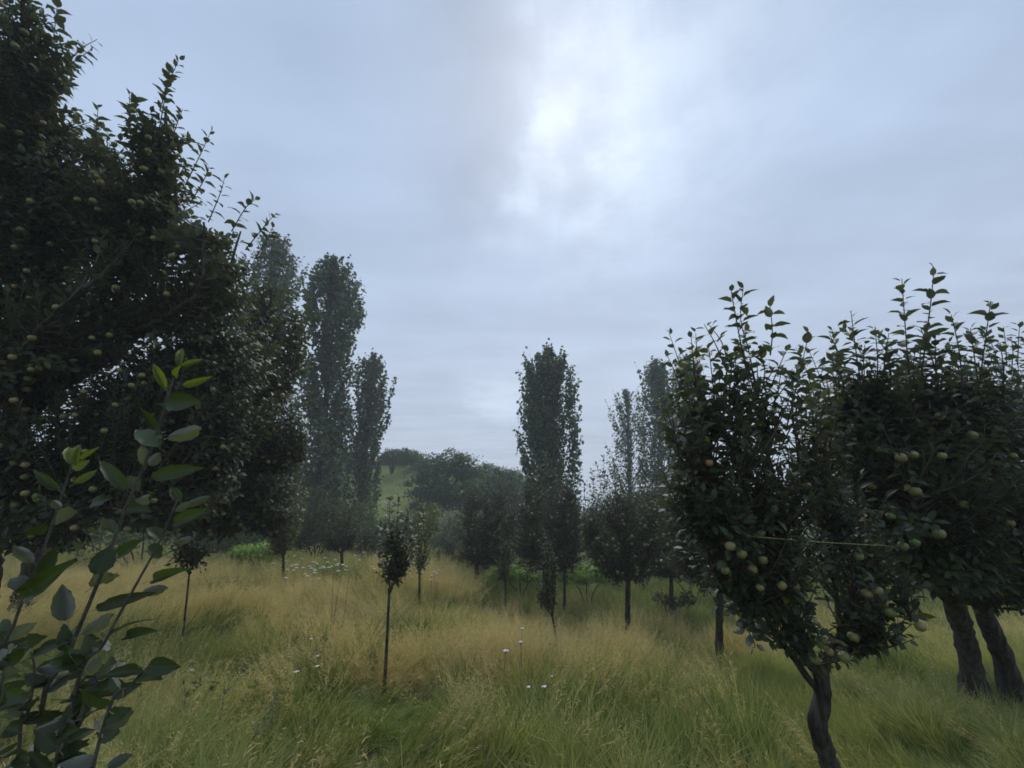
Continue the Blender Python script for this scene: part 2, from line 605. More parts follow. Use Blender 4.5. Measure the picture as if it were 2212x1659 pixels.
# ------------------------------------------------------------------ grass
def blade(mb, base, az, length, lean, curve, width, rnd0, mat=0, seg=4):
    """a curved tapering blade of triangles"""
    s = np.linspace(0, 1, seg + 1)
    ang = lean + curve * s                       # from the vertical
    ds = length / seg
    rr = np.concatenate([[0], np.cumsum(np.sin(ang[:-1]) * ds)])
    zz = np.concatenate([[0], np.cumsum(np.cos(ang[:-1]) * ds)])
    dx, dy = math.cos(az), math.sin(az)
    C = np.stack([base[0] + rr * dx, base[1] + rr * dy, zz], -1)
    wv = width * .5 * (1 - s) ** .6
    tw = az + math.pi / 2 + rnd0 * 1.2 - .6
    sdv = np.array([math.cos(tw), math.sin(tw), 0])
    V = np.concatenate([C[:-1] - sdv * wv[:-1, None], C[:-1] + sdv * wv[:-1, None], C[-1:]])
    T = []
    for i in range(seg - 1):
        T += [[i, seg + i, seg + i + 1], [i, seg + i + 1, i + 1]]
    T += [[seg - 1, 2 * seg - 1, 2 * seg]]
    rn = np.concatenate([s[:-1], s[:-1], s[-1:]])
    mb.add(V, T, mat, rn)
    return C


def tuft_green(seed, nb=30, h=.42):
    r = np.random.default_rng(seed)
    mb = MB()
    for i in range(nb):
        az = r.random() * 2 * math.pi
        rad = .07 * math.sqrt(r.random())
        blade(mb, (rad * math.cos(az), rad * math.sin(az)), az + r.normal() * .6, h * (.55 + .6 * r.random()),
              .1 + .35 * r.random(), .5 + 1.3 * r.random(), .0050 + .0045 * r.random(), r.random())
    return mb.arrays()


def tuft_straw(seed, nb=16, ns=12, h=.5):
    r = np.random.default_rng(seed)
    mb = MB()
    for i in range(nb):
        az = r.random() * 2 * math.pi
        rad = .09 * math.sqrt(r.random())
        blade(mb, (rad * math.cos(az), rad * math.sin(az)), az + r.normal() * .6, h * (.45 + .5 * r.random()),
              .15 + .3 * r.random(), .6 + 1.2 * r.random(), .0035 + .002 * r.random(), r.random(), 0 if r.random() < .35 else 1)
    for i in range(ns):                           # seed stems with a loose head
        az = r.random() * 2 * math.pi
        rad = .1 * math.sqrt(r.random())
        C = blade(mb, (rad * math.cos(az), rad * math.sin(az)), az, h * (.9 + .45 * r.random()), .05 + .25 * r.random(),
                  .3 + .6 * r.random(), .0028, r.random(), 1)
        for j in range(11):
            q = .62 + .36 * j / 11
            i0 = min(int(q * 4), 3)
            f = q * 4 - i0
            P = C[i0] * (1 - f) + C[i0 + 1] * f
            d = np.array([r.normal(), r.normal(), .9 + r.random()])
            d /= np.linalg.norm(d)
            sdv = np.cross(d, r.normal(size=3))
            sdv /= np.linalg.norm(sdv) + 1e-6
            ln = .035 * (1.3 - q) * 2 + .008
            mb.add([P, P + d * ln * .5 + sdv * .0022, P + d * ln, P + d * ln * .5 - sdv * .0022], [[0, 1, 2], [0, 2, 3]], 1, .8)
    return mb.arrays()


NG, NS, ND = 5, 5, 3
tufts = [tuft_green(100 + i, 30, .40 + .03 * i) for i in range(NG)] + [tuft_straw(200 + i) for i in range(NS)] + [tuft_green(300 + i, 34, .46) for i in range(ND)]

# where the grass stands, thinning with distance
K = 170000
gy0 = rng.random(K) ** 1.25 * 20.5 - .6
gx0 = (rng.random(K) * 2 - 1) * (gy0 * 1.50 + 2.4)
keep = rng.random(K) < np.clip(.15 + .85 * (gy0 + 1.0) / 13.0, 0, 1) * np.where(gy0 > 10, .72, 1)
gx0, gy0 = gx0[keep], gy0[keep]
cl = .45 * vnoise(gx0, gy0, 1.7, 5) + .55 * vnoise(gx0, gy0, 4.6, 15)
keep = rng.random(len(gx0)) < np.clip(.02 + 1.5 * sm(.18, .78, cl), 0, 1)
gx0, gy0 = gx0[keep], gy0[keep]
NP = len(gx0)
print('grass tufts', NP)
gpz = gz(gx0, gy0) - .02
# windswept lean, turning slowly over the meadow
wa = (vnoise(gx0, gy0, .40, 3) * 2.6 + vnoise(gx0, gy0, 1.1, 4) * 1.2) * math.pi - 1.1
lean = .32 + 1.05 * vnoise(gx0, gy0, .9, 6) ** 1.4 + .12 * rng.random(NP)
spin = rng.random(NP) * 2 * math.pi
kx, ky = -np.sin(wa), np.cos(wa)                 # horizontal axis of the lean
ct, st = np.cos(lean), np.sin(lean)
zero = np.zeros(NP)
RT = np.stack([np.stack([ct + kx * kx * (1 - ct), kx * ky * (1 - ct), ky * st], -1),
               np.stack([kx * ky * (1 - ct), ct + ky * ky * (1 - ct), -kx * st], -1),
               np.stack([-ky * st, kx * st, ct], -1)], 1)
RS = np.stack([np.stack([np.cos(spin), -np.sin(spin), zero], -1), np.stack([np.sin(spin), np.cos(spin), zero], -1),
               np.stack([zero, zero, zero + 1], -1)], 1)
RM = RT @ RS
ey = np.arcsin(np.clip(-RM[:, 2, 0], -1, 1))
ex = np.arctan2(RM[:, 2, 1], RM[:, 2, 2])
ez = np.arctan2(RM[:, 1, 0], RM[:, 0, 0])
# dry seeding grass in the middle of the meadow, greener close by, under the trees and at the far edge
dry = sm(2.6, 6.2, gy0 + 2.2 * (vnoise(gx0, gy0, .55, 31) - .5)) * sm(12.5, 9.5, gy0) * (1 - .62 * sm(-.5, 2.5, gx0)) * sm(6.5, 3.5, gx0)
dryp = .05 + .58 * dry
dryp = dryp + 1.0 * (vnoise(gx0, gy0, .8, 8) - .5) + .5 * (vnoise(gx0, gy0, 2.2, 9) - .5)
dryp = np.where((gx0 > 2.2) & (gy0 < 7), dryp * .45, dryp)
dryp = dryp * (1 - .45 * sm(4.6, 2.6, gy0 + 1.6 * (vnoise(gx0, gy0, .9, 32) - .5))) * (1 - .5 * sm(.4, 1.2, gx0) * sm(5.0, 3.6, gy0))
isdry = rng.random(NP) < np.clip(dryp, .03, .9)
idx = np.where(isdry, NG + rng.integers(0, NS, NP), rng.integers(0, NG, NP))
# rank dark tussocks among the hay
darkp = .75 * sm(.60, .80, vnoise(gx0, gy0, .95, 14)) * (.35 + .65 * sm(2.0, 5.0, gy0))
darkp = np.maximum(darkp, .55 * sm(8.0, 11.5, gy0) * sm(-3.0, .5, gx0))
for tpx, td, tr0 in [(1165, 8.6, .5), (1060, 9.0, .55), (1250, 8.3, .45), (1310, 7.0, .5), (1225, 5.2, .32), (1150, 5.3, .3), (700, 3.3, .4), (800, 3.0, .45), (960, 3.0, .3),
                     (1210, 3.1, .3), (1380, 6.0, .35), (1470, 4.3, .35), (1520, 3.5, .35), (470, 5.0, .5), (520, 7.0, .7), (640, 9.2, .6), (1100, 2.9, .28), (1340, 2.9, .3)]:
    tp_ = ground_at(tpx, td)
    darkp = np.maximum(darkp, .9 * np.exp(-(((gx0 - tp_[0]) ** 2 + (gy0 - tp_[1]) ** 2) / tr0 ** 2)))
idx = np.where(rng.random(NP) < darkp, NG + NS + rng.integers(0, ND, NP), idx)
scl = (.55 + .40 * vnoise(gx0, gy0, 1.3, 11) + .32 * sm(.3, .75, vnoise(gx0, gy0, 4.6, 15))) * (.8 + .4 * rng.random(NP))
shade_short = np.where((gx0 > 2.3) & (gy0 > 2.2) & (gy0 < 5.5), .62, 1.0)
scl = scl * shade_short * np.where(gy0 > 9, 1.12, 1.0)

# one mesh: the loose points of the meadow and, tagged, the tuft shapes the node graph instances on them
VV = [np.stack([gx0, gy0, gpz], -1)]
TT, MM, RR, KK = [], [], [np.zeros(NP)], [np.full(NP, -1)]
off = NP
for i, (tv, tt, tm, tr_) in enumerate(tufts):
    VV.append(tv)
    TT.append(tt + off)
    MM.append(np.zeros(len(tt), int) if i < NG else tm if i < NG + NS else np.full(len(tt), 2))
    RR.append(tr_)
    KK.append(np.full(len(tv), i))
    off += len(tv)
gme = mesh_from('grass', np.concatenate(VV), np.concatenate(TT), [M_GRASS, M_STRAW, M_DARKGRASS], np.concatenate(MM), np.concatenate(RR))
nall = off


def attr(me, name, typ, vals, key='value'):
    at_ = me.attributes.new(name, typ, 'POINT')
    at_.data.foreach_set(key, vals)


attr(gme, 'shape', 'INT', np.concatenate(KK).astype(np.int32))
pad = np.zeros(nall - NP)
attr(gme, 'pick', 'INT', np.concatenate([idx, pad - 5]).astype(np.int32))
attr(gme, 'turn', 'FLOAT_VECTOR', np.concatenate([np.stack([ex, ey, ez], -1), np.zeros((nall - NP, 3))]).astype(np.float32).ravel(), 'vector')
attr(gme, 'size', 'FLOAT', np.concatenate([scl, pad + 1]).astype(np.float32))
grass = link('grass', gme)
grass['kind'] = 'stuff'
gn = bpy.data.node_groups.new('grass_nodes', 'GeometryNodeTree')
gn.interface.new_socket('Geometry', in_out='INPUT', socket_type='NodeSocketGeometry')
gn.interface.new_socket('Geometry', in_out='OUTPUT', socket_type='NodeSocketGeometry')
g = NT(gn)
gi, go = g.new('NodeGroupInput'), g.new('NodeGroupOutput')


def named(nm, typ):
    q = g.new('GeometryNodeInputNamedAttribute', data_type=typ)
    q.inputs['Name'].default_value = nm
    return q.outputs[0]


def equals(sock, v):
    q = g.new('FunctionNodeCompare', data_type='INT', operation='EQUAL')
    ins = [s_ for s_ in q.inputs if s_.type == 'INT']
    gn.links.new(sock, ins[0])
    ins[1].default_value = v
    return q.outputs[0]


def separate(sel):
    q = g.new('GeometryNodeSeparateGeometry', domain='POINT')
    gn.links.new(gi.outputs[0], q.inputs['Geometry'])
    gn.links.new(sel, q.inputs['Selection'])
    return q.outputs[0]


join = g.new('GeometryNodeJoinGeometry')
pts = separate(equals(named('shape', 'INT'), -1))
for i in range(NG + NS + ND):
    ip = g.new('GeometryNodeInstanceOnPoints')
    gn.links.new(pts, ip.inputs['Points'])
    gn.links.new(equals(named('pick', 'INT'), i), ip.inputs['Selection'])
    gn.links.new(separate(equals(named('shape', 'INT'), i)), ip.inputs['Instance'])
    gn.links.new(named('turn', 'FLOAT_VECTOR'), ip.inputs['Rotation'])
    gn.links.new(named('size', 'FLOAT'), ip.inputs['Scale'])
    gn.links.new(ip.outputs[0], join.inputs[0])
gn.links.new(join.outputs[0], go.inputs[0])
grass.modifiers.new('grass', 'NODES').node_group = gn

# ------------------------------------------------------------------ apples
def apple_mesh():
    prof = [(.0, .74), (.12, .70), (.30, .80), (.62, .84), (.90, .55), (1.0, .12), (.95, -.30), (.76, -.66), (.46, -.84), (.20, -.86), (.0, -.76)]
    mb = MB()
    k = 12
    ang = np.arange(k) * 2 * np.pi / k
    V, T = [], []
    for rr, z in prof:
        wob = 1 + .03 * np.cos(ang * 5) * (z < -.5)
        V += [[rr * math.cos(q) * s_, rr * math.sin(q) * s_, z] for q, s_ in zip(ang, wob)]
    for i in range(len(prof) - 1):
        for j in range(k):
            q0, q1 = i * k + j, i * k + (j + 1) % k
            T += [[q0, q0 + k, q1 + k], [q0, q1 + k, q1]]
    mb.add(V, T, 0)
    mb.tube([[0, 0, .70], [.05, .02, 1.1], [.14, .05, 1.45]], [.06, .05, .06], 5, 1)
    a_ = mb.arrays()
    return mesh_from('apple', a_[0], a_[1], [M_APPLE, M_TWIG], a_[2], a_[3], True)


APPLE = apple_mesh()


def put_apple(parent, org, p, r):
    o = link('apple', APPLE, parent)
    o.location = [float(c_) for c_ in (np.asarray(p) - org)]
    o.rotation_euler = (random.gauss(0, .35), random.gauss(0, .35), random.random() * 6.28)
    s_ = r * random.uniform(.78, 1.10)
    o.scale = (s_, s_, s_ * random.uniform(.9, 1.02))
    return o


LEAFOBJ = [fine_leaf('leaf', [M_APPLE_LEAF, M_PETIOLE], c_, f_, b_, 40 + i) for i, (c_, f_, b_) in
           enumerate([(.20, .18, .05), (.35, .25, -.06), (.12, .30, .03), (.45, .12, .0), (.26, .4, .08)])]


def put_leaf(parent, org, p, d, nrm, L, Wd, me):
    d = Vector([float(c_) for c_ in d]).normalized()
    nv = Vector([float(c_) for c_ in nrm])
    s_ = d.cross(nv)
    if s_.length < 1e-5:
        s_ = d.orthogonal()
    s_.normalize()
    nv = s_.cross(d)
    mat = Matrix((s_, d, nv)).transposed().to_4x4()
    o = link('leaf', me, parent)
    q = np.asarray(p) - org
    # scale and rotation kept as plain transforms
    o.matrix_basis = Matrix.Translation([float(c_) for c_ in q]) @ mat @ Matrix.Diagonal((float(Wd), float(L), float(L), 1))
    return o


# ------------------------------------------------------------------ apple trees
def resample(P, step):
    P = np.asarray(P, float)
    seg = np.linalg.norm(np.diff(P, axis=0), axis=1)
    s_ = np.concatenate([[0], np.cumsum(seg)])
    n_ = max(2, int(s_[-1] / step) + 1)
    u = np.linspace(0, s_[-1], n_)
    return np.stack([np.interp(u, s_, P[:, i]) for i in range(3)], -1)


def smooth_path(P, n_=16):
    """Catmull-Rom through the points"""
    P = np.asarray(P, float)
    if len(P) < 3:
        return resample(P, np.linalg.norm(P[-1] - P[0]) / n_)
    Q_ = np.concatenate([[2 * P[0] - P[1]], P, [2 * P[-1] - P[-2]]])
    out = []
    per = max(2, n_ // (len(P) - 1))
    for i in range(1, len(Q_) - 2):
        for u in np.linspace(0, 1, per, endpoint=False):
            p0, p1, p2, p3 = Q_[i - 1], Q_[i], Q_[i + 1], Q_[i + 2]
            out.append(.5 * ((2 * p1) + (-p0 + p2) * u + (2 * p0 - 5 * p1 + 4 * p2 - p3) * u * u + (-p0 + 3 * p1 - 3 * p2 + p3) * u ** 3))
    out.append(P[-1])
    return np.array(out)


def shoot_leaves(path, r, spacing, bare, llen, droop=.25, face=None):
    """leaves set spirally along a shoot: base, direction, normal, length"""
    seg = np.linalg.norm(np.diff(path, axis=0), axis=1)
    s_ = np.concatenate([[0], np.cumsum(seg)])
    tot = s_[-1]
    u = np.arange(tot * bare, tot, spacing)
    if len(u) == 0:
        u = np.array([tot * .9])
    u = u + r.normal(size=len(u)) * spacing * .2
    u = np.clip(u, 0, tot)
    P = np.stack([np.interp(u, s_, path[:, i]) for i in range(3)], -1)
    tg = np.gradient(path, axis=0)
    Tn = np.stack([np.interp(u, s_, tg[:, i]) for i in range(3)], -1)
    Tn /= np.linalg.norm(Tn, axis=1)[:, None] + 1e-9
    ref = np.where(np.abs(Tn[:, 2:3]) > .85, np.array([[1., 0, 0]]), np.array([[0, 0, 1.]]))
    A = np.cross(Tn, ref)
    A /= np.linalg.norm(A, axis=1)[:, None] + 1e-9
    B = np.cross(Tn, A)
    ph = np.arange(len(u)) * 2.4 + r.random() * 6.28 + r.normal(size=len(u)) * .3
    Rd = np.cos(ph)[:, None] * A + np.sin(ph)[:, None] * B
    al = np.clip(1.05 + .28 * r.normal(size=len(u)) - .55 * (u / tot) ** 6, .2, 1.6)
    D = np.cos(al)[:, None] * Tn + np.sin(al)[:, None] * Rd
    D[:, 2] -= droop * (.4 + r.random(len(u)))
    D /= np.linalg.norm(D, axis=1)[:, None]
    N_ = Tn + np.array([0, 0, .35]) + r.normal(size=(len(u), 3)) * .28
    L = llen * (.75 + .4 * r.random(len(u))) * np.where(u / tot > .92, .7, 1.0)
    P = P + D * .012
    return P, D, N_, L


def apple_tree(label, base, trunks, limbs, env, nshoots, llen, group, cat='apple tree', seed=1, specials=(), apples=(), n_apples=0,
               apple_r=.026, tmpl=LEAF8, leaf_objects=0, mat=M_APPLE_LEAF, spacing=.024, twig_r=.004, bare=.35, name='apple_tree',
               up=.22, tops=0):
    """trunks / limbs: (polyline, r0, r1); env: (centre, (rx, ry, rz), weight)"""
    r = np.random.default_rng(seed)
    base = np.asarray(base, float)
    root = thing(name, base, label, cat, group)
    tb = MB()
    for P, r0, r1 in trunks:
        pp = smooth_path(P, 34)
        rad = np.linspace(r0, r1, len(pp)) * (1 + .07 * r.normal(size=len(pp)))
        rad[:7] *= np.array([1.75, 1.55, 1.38, 1.25, 1.15, 1.08, 1.03])   # root flare
        if tb.n:
            tb2 = MB()
            tb2.tube(pp, rad, 18, rough=.055)
            tb2.build('trunk', [M_BARK], root, base, True)
        else:
            tb.tube(pp, rad, 18, rough=.055)
    nodes = []
    for P, r0, r1 in limbs:
        pp = smooth_path(P, 18)
        pp[1:-1] += r.normal(size=(len(pp) - 2, 3)) * r0 * .25
        tb.tube(pp, np.linspace(r0, r1, len(pp)) * (1 + .05 * r.normal(size=len(pp))), 7)
        nodes.append(resample(pp, .08)[2:])
    tb.build('trunk', [M_BARK], root, base, True)
    nodes = np.concatenate(nodes) if nodes else resample(trunks[0][0], .08)
    # shoots through the crown
    wts = np.array([e[2] for e in env], float)
    wts /= wts.sum()
    cb = MB()
    LP, LD, LN, LL = [], [], [], []
    shoot_pts = []
    ends = []
    for k_ in range(nshoots):
        c_, rad_, _ = env[r.choice(len(env), p=wts)]
        d = r.normal(size=3)
        d /= np.linalg.norm(d)
        tgt = np.asarray(c_) + d * np.asarray(rad_) * r.random() ** (1 / 2.2)
        ends.append((tgt, None))
    for a_ in apples:
        ends.append((np.asarray(a_) + np.array([0, 0, .055]), 'apple'))
    for tgt, kind in ends:
        dd = nodes - tgt
        dd[:, 2] += (.22 if tmpl is LEAF8 else .30)
        cost = np.linalg.norm(dd, axis=1) + 1.0 * np.maximum(dd[:, 2] - .05, 0)
        a0 = nodes[int(np.argmin(cost + .10 * r.random(len(cost))))]
        v = tgt - a0
        ln = np.linalg.norm(v)
        if ln > 1.1:                          # a shoot is at most about a metre; the rest is bare twig
            bare_ = 1 - .75 / ln
        else:
            bare_ = bare * .6
        ctrl = a0 + v * .5 + np.array([v[0], v[1], 0]) * .12 + np.array([0, 0, -up * ln * .5])
        if kind == 'apple':
            ctrl = a0 + v * .6 + np.array([0, 0, .12 * ln + .02])
        uu = np.linspace(0, 1, 7)[:, None]
        path = (1 - uu) ** 2 * a0 + 2 * uu * (1 - uu) * ctrl + uu ** 2 * tgt
        path[1:-1] += r.normal(size=(5, 3)) * .012 * ln
        cb.tube(path, np.linspace(twig_r * (1 + 1.2 * ln), twig_r * .45, 7), 4, 1)
        q = shoot_leaves(path, r, spacing * (1.5 if kind else 1), bare_, llen)
        LP.append(q[0]); LD.append(q[1]); LN.append(q[2]); LL.append(q[3])
        shoot_pts.append(path[3:])
    P, D, N_, L = map(np.concatenate, (LP, LD, LN, LL))
    Wd = L * (.52 + .12 * r.random(len(L)))
    # upright free shoots standing out of the crown
    SPp, SPd, SPn, SPl = [], [], [], []
    specials = list(specials)
    for k_ in range(tops):                     # more of them, anywhere on top of the crown
        c_, rad_, _ = env[r.choice(len(env), p=wts)]
        a_ = r.random() * 6.28
        q_ = r.random() ** .5 * .85
        st_ = np.asarray(c_) + np.array([math.cos(a_) * rad_[0] * q_, math.sin(a_) * rad_[1] * q_, rad_[2] * math.sqrt(1 - q_ * q_) * .8])
        ln_ = r.uniform(.2, .5) * llen / .06
        lean_ = np.array([math.cos(a_) * q_ * .35 + .1 * r.normal(), math.sin(a_) * q_ * .35, 1.0])
        specials.append([st_, st_ + lean_ * ln_ * .5, st_ + lean_ * ln_ + r.normal(size=3) * .02])
    for path in specials:
        pp = smooth_path(path, 14)
        ln = np.linalg.norm(np.diff(pp, axis=0), axis=1).sum()
        cb.tube(pp, np.linspace(twig_r * 1.0, twig_r * .4, len(pp)), 5, 1)
        q = shoot_leaves(pp, r, max(.026, llen * .42), .0, llen * 1.22, .12)
        SPp.append(q[0]); SPd.append(q[1]); SPn.append(q[2]); SPl.append(q[3])
    nsp = 0
    if SPp:
        sp = [np.concatenate(x) for x in (SPp, SPd, SPn, SPl)]
        nsp = len(sp[0])
        P, D, N_, L = np.concatenate([sp[0], P]), np.concatenate([sp[1], D]), np.concatenate([sp[2], N_]), np.concatenate([sp[3], L])
        Wd = np.concatenate([sp[3] * (.54 + .12 * r.random(nsp)), Wd])
    single = np.zeros(len(P), bool)
    if leaf_objects:
        ux, uy, dp = project(P)
        inside = (ux > 5) & (ux < 2207) & (uy > 5) & (uy < 1654) & (dp > .2)
        score = np.where(inside, L / np.maximum(dp, .2), 0)
        score[:nsp] += np.where(inside[:nsp], 10, 0)
        pick = np.argsort(-score)[:leaf_objects]
        pick = pick[score[pick] > 0]
        single[pick] = True
        for i in np.nonzero(single)[0]:
            put_leaf(root, base, P[i], D[i], N_[i], L[i], Wd[i], LEAFOBJ[int(r.integers(0, len(LEAFOBJ)))])
    k_ = ~single
    cb.leaves(P[k_], D[k_], N_[k_], L[k_], Wd[k_], tmpl, 0, r.random(int(k_.sum())))
    crown = cb.build('crown', [mat, M_TWIG], root, base, tmpl is LEAF8)
    crown['kind'] = 'stuff'
    for a_ in apples:
        put_apple(root, base, np.asarray(a_) + (np.asarray(a_) - [0, 0, EYE]) * .02, apple_r)
    if n_apples:
        SPT = np.concatenate(shoot_pts)
        ux, uy, dp = project(SPT)
        ok = (ux > 4) & (ux < 2208) & (uy > 4) & (uy < 1600)
        SPT, ux, uy, dp = SPT[ok], ux[ok], uy[ok], dp[ok]
        # fruit hangs towards the light on the outside of the crown
        key = (ux // 45).astype(int) * 1000 + (uy // 45).astype(int)
        order = np.argsort(dp)
        seen, cand = {}, []
        for i in order:
            c0 = seen.get(key[i], 0)
            if c0 < 4:
                seen[key[i]] = c0 + 1
                cand.append(i)
        cand = np.array(cand)
        r.shuffle(cand)
        for i in cand[:n_apples]:
            put_apple(root, base, SPT[i] + np.array([0, -.03, -.05]) + r.normal(size=3) * .015, apple_r)
    return root


def E(px, py, d, rx, ry, wt=1.0, depth=1.0):
    """crown ellipsoid from its place and size in the picture"""
    k_ = d / F
    return (ptc(px, py, d), (rx * k_, .5 * (rx + ry) * k_ * depth, ry * k_), wt)


def pl(pts_, d):
    return [ptc(x_, y_, d if not isinstance(d, (list, tuple)) else d[i]) for i, (x_, y_) in enumerate(pts_)]


ORCH = 'fruiting apple trees of the orchard'

# right foreground tree -------------------------------------------------
dC = 2.0
baseC = ground_at(1822, 2.0)
trunkC = [baseC + np.array([0, 0, -.05])] + pl([(1806, 1700), (1790, 1645), (1774, 1594), (1766, 1560), (1776, 1514), (1775, 1470), (1770, 1440)], dC)
limbsC = [
    (pl([(1768, 1490), (1745, 1463), (1717, 1425), (1690, 1385), (1640, 1310), (1600, 1240), (1540, 1170), (1480, 1100)], [2.0, 2.0, 2.0, 2.0, 1.98, 1.95, 1.92, 1.9]), .019, .006),
    (pl([(1770, 1452), (1742, 1420), (1721, 1392), (1705, 1331), (1689, 1271), (1685, 1149), (1680, 1060), (1655, 960), (1625, 800)], [2, 2, 2, 2.02, 2.05, 2.1, 2.15, 2.2, 2.2]), .028, .006),
    (pl([(1778, 1455), (1796, 1415), (1814, 1372), (1839, 1311), (1851, 1271), (1860, 1180), (1850, 1080)], [2, 2, 2.02, 2.05, 2.1, 2.2, 2.3]), .022, .006),
    (pl([(1826, 1355), (1855, 1345), (1890, 1338), (1930, 1330), (1965, 1340)], [2.02, 2.0, 1.95, 1.9, 1.88]), .012, .005),
    (pl([(1693, 1311), (1640, 1230), (1592, 1149), (1551, 1089), (1520, 980), (1512, 850)], [2.05, 2.0, 2.0, 2.0, 2.0, 2.0]), .016, .005),
    (pl([(1687, 1200), (1710, 1100), (1725, 1000), (1720, 880)], [2.1, 2.15, 2.2, 2.25]), .013, .005),
    (pl([(1689, 1271), (1660, 1180), (1610, 1050), (1570, 950), (1560, 860)], [2.05, 1.95, 1.9, 1.9, 1.95]), .014, .005),
    (pl([(1814, 1372), (1800, 1250), (1785, 1120), (1775, 1000)], [2.02, 2.1, 2.15, 2.2]), .013, .005),
    (pl([(1685, 1149), (1740, 1050), (1760, 950)], [2.1, 2.1, 2.15]), .010, .004),
    (pl([(1600, 1240), (1540, 1100), (1490, 980), (1480, 900)], [1.95, 1.92, 1.95, 1.95]), .011, .004),
    (pl([(1705, 1331), (1670, 1330), (1620, 1330), (1590, 1300)], [2.02, 1.95, 1.9, 1.86]), .010, .004),
]
applesC = [ptc(x_, y_, d_) for x_, y_, d_ in [
    (1532, 1000, 1.8), (1744, 1049, 1.9), (1578, 1180, 1.72), (1602, 1196, 1.72), (1648, 1210, 1.72), (1567, 1232, 1.72), (1642, 1269, 1.72), (1689, 1265, 1.72),
    (1715, 1267, 1.8), (1873, 1282, 1.8), (1895, 1276, 1.78), (1922, 1323, 1.8), (1970, 1315, 1.85), (1988, 1354, 1.75), (1824, 1420, 1.78), (1792, 1408, 1.8),
    (1760, 1424, 1.82), (1780, 1386, 1.82), (1899, 1396, 1.85), (1843, 1376, 1.85), (1855, 1202, 1.9), (1556, 1010, 1.9), (1625, 1230, 1.75)]]
envC = [E(1545, 980, 2.0, 100, 210, 2.8, .7), E(1650, 1060, 2.1, 150, 200, 3.6, .8), E(1625, 1200, 1.95, 120, 80, 1.5), E(1690, 1310, 1.95, 70, 50, .35),
        E(1905, 1330, 1.92, 80, 48, .55), E(1840, 1200, 2.2, 100, 100, 1.2), E(1620, 840, 2.1, 85, 95, .9), E(1830, 1400, 1.9, 45, 26, .10),
        E(1760, 1000, 2.2, 95, 190, 1.5, .8), E(1495, 1060, 1.95, 60, 140, .8), E(1590, 1290, 1.9, 60, 55, .35)]
spC = [pl(x_, 2.05) for x_ in [
    [(1632, 840), (1618, 760), (1600, 690), (1606, 618)], [(1612, 800), (1596, 720), (1583, 650), (1580, 630)], [(1518, 880), (1508, 800), (1503, 720)],
    [(1545, 880), (1538, 810), (1530, 745)], [(1700, 920), (1722, 830), (1748, 718)], [(1655, 860), (1680, 800), (1697, 760)], [(1645, 850), (1652, 800), (1640, 755)],
    [(1575, 850), (1580, 800), (1572, 765)], [(1490, 900), (1478, 830), (1480, 790)], [(1690, 960), (1730, 880), (1752, 830)], [(1760, 1000), (1775, 900), (1782, 845)], [(1725, 1000), (1712, 880), (1716, 800)], [(1470, 1000), (1455, 920), (1452, 860)], [(1535, 950), (1548, 860), (1560, 790)], [(1600, 1330), (1630, 1390), (1625, 1400)]]]
apple_tree('young apple tree with forked bare trunk at front right', baseC, [(trunkC, .046, .036)], limbsC, envC, 760, .053, ORCH, seed=11,
           specials=spC, apples=applesC, apple_r=.0225, leaf_objects=300, spacing=.022, tops=34)

# right big tree with two trunks -----------------------------------------
dD = 2.95
bD1, bD2 = ground_at(2108, 3.4), ground_at(2196, 3.45)
baseD = (bD1 + bD2) / 2
tD1 = [bD1 + [0, 0, -.05]] + pl([(2098, 1440), (2082, 1370), (2062, 1310), (2040, 1230), (2020, 1130)], [3.4, 3.35, 3.25, 3.1, 3.0])
tD2 = [bD2 + [0, 0, -.05]] + pl([(2170, 1430), (2145, 1370), (2118, 1300), (2100, 1200), (2110, 1100)], [3.45, 3.4, 3.3, 3.15, 3.05])
limbsD = [
    (pl([(2062, 1310), (2010, 1260), (1950, 1190), (1900, 1080), (1880, 960), (1860, 860)], [2.95, 2.85, 2.75, 2.65, 2.6, 2.6]), .035, .008),
    (pl([(2020, 1130), (2000, 1020), (1980, 920), (1965, 820)], [3.0, 2.9, 2.8, 2.7]), .045, .008),
    (pl([(2040, 1230), (2070, 1100), (2080, 980), (2080, 850)], [2.95, 3.0, 3.0, 2.9]), .035, .008),
    (pl([(2110, 1100), (2130, 1000), (2130, 900), (2125, 800)], [3.05, 3.0, 2.9, 2.8]), .045, .008),
    (pl([(2100, 1200), (2170, 1120), (2230, 1020), (2260, 900)], [3, 2.95, 2.9, 2.9]), .035, .008),
    (pl([(2118, 1300), (2180, 1220), (2250, 1180)], [3, 2.7, 2.5]), .03, .008),
    (pl([(2062, 1310), (2020, 1240), (1990, 1160), (1970, 1080)], [2.95, 2.6, 2.35, 2.25]), .03, .008),
    (pl([(2020, 1130), (1990, 1050), (1930, 980)], [3.0, 3.3, 3.5]), .03, .008),
]
applesD = [ptc(x_, y_, d_) for x_, y_, d_ in [
    (1947, 989, 2.15), (1973, 983, 2.2), (2035, 985, 2.2), (1900, 972, 2.3), (1861, 869, 2.5), (1977, 1062, 2.1), (1924, 1115, 2.15), (2029, 1153, 2.05),
    (1950, 1180, 2.0), (1976, 1172, 2.0), (2135, 1040, 2.3), (2180, 1130, 2.3), (1885, 1050, 2.3), (2080, 1090, 2.2), (2100, 940, 2.4), (2188, 985, 2.4),
    (1935, 870, 2.5), (2030, 900, 2.4), (1800, 960, 2.5), (1830, 1030, 2.5)]]
